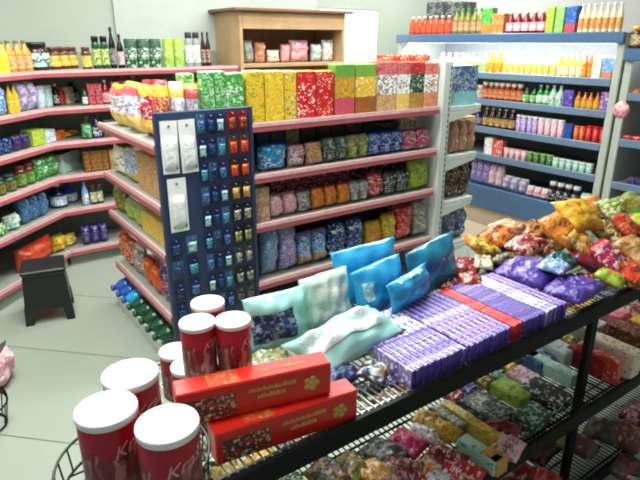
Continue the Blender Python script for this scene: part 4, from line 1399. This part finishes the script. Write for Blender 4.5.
# ------------------------------------------------------------------ lower shelves of the rack
LZ = .471
low = [  # x, y, kind, w, l, h, turn, print, wording
    (330, 470, 'p', .11, .14, .05, .2, 'dgry:brn,gold', 'dark grey packet at left end'),
    (352, 462, 'p', .1, .12, .05, .2, 'olv:gold,dgry', 'olive gold packet'),
    (378, 470, 'p', .1, .13, .05, .1, 'gold:org,cream', 'golden packet at the bottom frame edge'),
    (385, 448, 'p', .11, .14, .05, .3, 'dgry:gry,brn', 'dark grey packet left of the pink one'),
    (407, 438, 'p', .11, .12, .05, .3, 'mag:pnk,dred,gry', 'pink round-print packet'),
    (424, 430, 'p', .07, .1, .045, .4, 'wht:dred,gry,lpnk', 'white dotted packet'),
    (428, 415, 'p', .08, .09, .05, .2, 'gold:yel,cream', 'golden packet under the front bar'),
    (445, 426, 'p', .08, .1, .05, .3, 'yel:gold,olv', 'yellow packet'),
    (405, 466, 'p', .1, .13, .05, .9, 'dred:lpnk,gry,olv', 'dark red packet'),
    (428, 466, 'p', .13, .06, .04, .5, 'orr:yel,cream', 'slim orange packet'),
    (446, 452, 'p', .1, .12, .05, .3, 'dred:lpnk,olv,cream', 'maroon and cream packet'),
    (462, 468, 'p', .12, .12, .05, .3, 'red:wht,lpnk,grn', 'red and white packet'),
    (438, 474, 'p', .1, .1, .04, .2, 'lgry:aqua,red', 'pale grey packet at the bottom frame edge'),
    (452, 412, 'c', .08, .13, .05, .02, 'olv:blk,lgry', 'olive black box'),
    (470, 418, 'c', .04, .22, .055, .02, 'yel:lem,olv', 'long yellow box'),
    (487, 404, 'c', .11, .15, .05, .02, 'dgry:mint,olv,lgry', 'grey box with green dots'),
    (512, 387, 'c', .08, .13, .05, .02, 'lime:lgrn,olv', 'lime green box'),
    (502, 425, 'p', .11, .11, .05, .2, 'dred:dbrn,brn', 'dark maroon packet'),
    (480, 448, 'c', .045, .14, .05, .05, 'mint:lgry,grn', 'pale mint box'),
    (508, 442, 'p', .11, .09, .05, .3, 'lpnk:tan,brn', 'pinkish beige packet'),
    (494, 455, 'c', .05, .07, .05, .05, 'gold:yel,tan', 'small golden box'),
    (524, 374, 'c', .09, .1, .05, .02, 'lpnk:pur,mag,wht', 'pink and purple box'),
    (538, 354, 'c', .09, .1, .055, .02, 'steel:lblu,nvy', 'blue box under the front bar'),
    (545, 390, 'c', .12, .15, .05, .02, 'blk:wht,dgrn,dgry', 'black box with white dots'),
    (532, 412, 'c', .12, .08, .05, .02, 'dgrn:mint,brn', 'dark green box by the lower front bar'),
    (570, 372, 'c', .05, .24, .055, .02, 'mint:lgrn,wht', 'long pale green box'),
    (560, 346, 'c', .09, .1, .075, .02, 'lgry:mint,gry', 'grey green box under the front bar'),
    (588, 352, 'c', .05, .15, .08, .02, 'dred:red', 'dark red box behind the black post'),
    (600, 352, 'c', .035, .17, .10, .02, 'orr:lpnk,red', 'salmon box right of the black post'),
    (615, 343, 'c', .07, .19, .11, .02, 'cream:lgry,red,wht', 'cream box with red print'),
    (636, 330, 'c', .08, .19, .10, .02, 'brn:tan,dred', 'brown box right of the cream box'),
    (655, 325, 'c', .08, .19, .09, .02, 'yel:red,org', 'yellow and red box at the right frame edge'),
    (590, 322, 'c', .12, .1, .09, .02, 'gry:brn,lgry', 'grey brown box under the front bar'),
    (615, 310, 'c', .1, .1, .10, .02, 'pnk:gry,red', 'pink grey box under the front bar'),
]


def lowpack(kind, p, w, l, h, turn, spec, label, grp):
    if kind == 'p':
        o = spawn(('lp', w, l, h, spec), lambda: b_pouch(w, h, l, spec, spec.split(':')[0], 'sweet_packet', True))
    else:
        o = spawn(('lc', w, l, h, spec), lambda: b_carton(w, l, h, spec, spec.split(':')[0], 'sweet_box'))
        o.data.materials[2] = prt(spec, .026)
    o.location = p
    o.rotation_euler = (0, 0, turn)
    tag(o, label, 'packet' if kind == 'p' else 'box', grp)


for (x, y, k, w, l, h, turn, spec, lab) in low:
    p = at(x, y, LZ + h)
    if abs(p.x - 1.8) < w / 2 + .03 and p.y - l / 2 < .9:
        p.y = .903 + l / 2
    lowpack(k, (p.x, p.y, LZ), w, l, h, turn, spec, lab + ', rack middle shelf', 'sweets on the middle shelf of the black rack')
taken = []
for (x, y, k, w, l, h, turn, spec, lab) in low:
    p = at(x, y, LZ + h)
    taken.append((p.x, p.y, w, l))
fills = [('dred:brn,lpnk', 'dark red'), ('dgrn:olv,mint', 'dark green'), ('dgry:gry,wht', 'grey'), ('olv:gold,brn', 'olive'), ('brn:tan,dred', 'brown'), ('dpur:lil,dgry', 'dark purple'), ('gold:yel,brn', 'golden')]
for j in range(4):
    for i in range(19):
        x, y = .52 + i * .125, .895 + j * .145
        if abs(x - 1.8) < .08 and j == 0:
            continue
        if any(abs(x - a) < (w + .115) / 2 and abs(y - b) < (l + .13) / 2 for a, b, w, l in taken):
            continue
        sp = fills[(i * 3 + j * 5) % 7]
        lowpack('p', (x, y, LZ), .112, .13, .045 + .012 * ((i + j) % 3), 0, sp[0], '%s packet, %s along in %s row, rack middle shelf' % (sp[1], ORD[i], ('front', 'centre', 'back', 'rearmost')[j]),
                'sweets on the middle shelf of the black rack')
taken += [(.52 + i * .125, .895 + j * .145, .112, .13) for j in range(3) for i in range(19)
          if not (abs(.52 + i * .125 - 1.8) < .08 and j == 0) and not any(abs(.52 + i * .125 - a) < (w + .115) / 2 and abs(.895 + j * .145 - b) < (l + .13) / 2 for a, b, w, l in taken)]
for j in range(13):
    for i in range(20):
        x, y = .60 + i * .078, .862 + j * .026
        if abs(x - 1.8) < .07 and y < .95:
            continue
        if any(abs(x - a) < (w + .05) / 2 and abs(y - b) < (l + .045) / 2 for a, b, w, l in taken):
            continue
        taken.append((x, y, .07, .075))
        sp = fills[(i * 5 + j * 3) % 7]
        lowpack('p', (x, y, LZ), .074, .075, .036, 0, sp[0], 'small %s packet, %s along in %s line from the front, rack middle shelf' % (sp[1], ORD[i], ORD[j]),
                'sweets on the middle shelf of the black rack')
low2 = [
    (520, 470, 'p', .16, .14, .06, .2, 'dred:dbrn,brn', 'dark red packet left of the post'),
    (552, 455, 'p', .15, .15, .06, .1, 'dbrn:brn,dred', 'dark brown packet left of the post'),
    (545, 478, 'p', .14, .1, .06, .3, 'orr:dred,brn', 'orange-red packet at the bottom frame edge'),
    (600, 455, 'p', .16, .15, .07, .2, 'olv:gold,dgry,brn', 'olive gold packet right of the post'),
    (625, 430, 'p', .16, .16, .07, .1, 'brn:dred,tan,dgry', 'brown patterned packet'),
    (605, 425, 'p', .16, .14, .07, .3, 'dgry:brn,olv', 'dark grey packet behind the olive one'),
    (645, 410, 'p', .16, .16, .07, .2, 'dred:brn,lpnk', 'maroon packet at the right frame edge'),
    (635, 466, 'p', .16, .14, .06, .2, 'dbrn:dgry,dred', 'blackish brown packet at the lower right corner'),
    (580, 440, 'p', .12, .14, .06, .2, 'dgry:dred,brn', 'dark packet behind the post'),
]
for (x, y, k, w, l, h, turn, spec, lab) in low2:
    p = at(x, y, .121 + h)
    if abs(p.x - 1.8) < w / 2 + .04 and p.y - l / 2 < .9:
        p.y = .91 + l / 2
    lowpack(k, (p.x, p.y, .121), w, l, h, turn, spec, lab + ', rack bottom shelf', 'sweets on the bottom shelf of the black rack')

# ------------------------------------------------------------------ lights
def ceil_light(x, y, e, label):
    o = empty('ceiling_light', (x, y, 3))
    tag(o, label, 'lamp', 'fluorescent ceiling lights')
    bm = NB(); box(bm, -.65, .65, -.14, .14, -.05, -.001, .005); kid(o, mesh('housing', bm, kmat('wht'), o))
    for s in (-.06, .06):
        bm = NB(); lathe(bm, [(.013, -.6), (.013, .6)], 10)
        bmesh.ops.transform(bm, matrix=Matrix.Translation((0, s, -.066)) @ Matrix.Rotation(PI / 2, 4, 'Y'), verts=bm.verts)
        kid(o, mesh('tube', bm, plain('fluorescent_tube', (250, 252, 255), .3, emit=4, noise=0), o))
    L = bpy.data.lights.new('ceiling_lamp', 'AREA')
    L.shape = 'RECTANGLE'; L.size = 1.3; L.size_y = .3; L.energy = e * 1.55; L.color = (.97, 1, .96)
    lo = bpy.data.objects.new('ceiling_lamp', L); COL.objects.link(lo); lo.location = (x, y, 2.9)


ceil_light(-.05, 1.25, 24, 'added ceiling light that whitens the front tin lids')  # extra lamp, added to brighten the lids of the nearest tins
ceil_light(.5, 2.25, 32, 'ceiling light over the front of the black rack')
ceil_light(2.3, 2.2, 36, 'ceiling light over the right of the black rack')
ceil_light(.6, 3.2, 34, 'ceiling light over the left aisle')
ceil_light(3.4, 3.4, 34, 'ceiling light over the cooler aisle')
ceil_light(4.4, 4.1, 26, 'added ceiling light that brightens the wall by the drinks cooler')  # extra lamp, added because the wall here came out too dark
ceil_light(2.1, 4.0, 20, 'ceiling light behind the island')
for (y0, y1, z) in ((2.3, 4.55, 1.672),):
    L = bpy.data.lights.new('cooler_lamp', 'AREA'); L.shape = 'RECTANGLE'; L.size = .05; L.size_y = y1 - y0; L.energy = 40; L.color = (.98, .97, 1)
    lo = bpy.data.objects.new('cooler_lamp', L); COL.objects.link(lo); lo.location = (CX + .10, (y0 + y1) / 2, z)
    lo.rotation_euler = (0, math.radians(-30), 0)
w = bpy.data.worlds.new('daylight'); S.world = w; w.use_nodes = True
w.node_tree.nodes['Background'].inputs['Color'].default_value = (.92, .97, 1, 1)
w.node_tree.nodes['Background'].inputs['Strength'].default_value = .28
S.cycles.filter_width = 2.0
S.view_settings.view_transform = 'Standard'
S.view_settings.look = 'None'
S.view_settings.exposure = -0.1
S.view_settings.gamma = 1
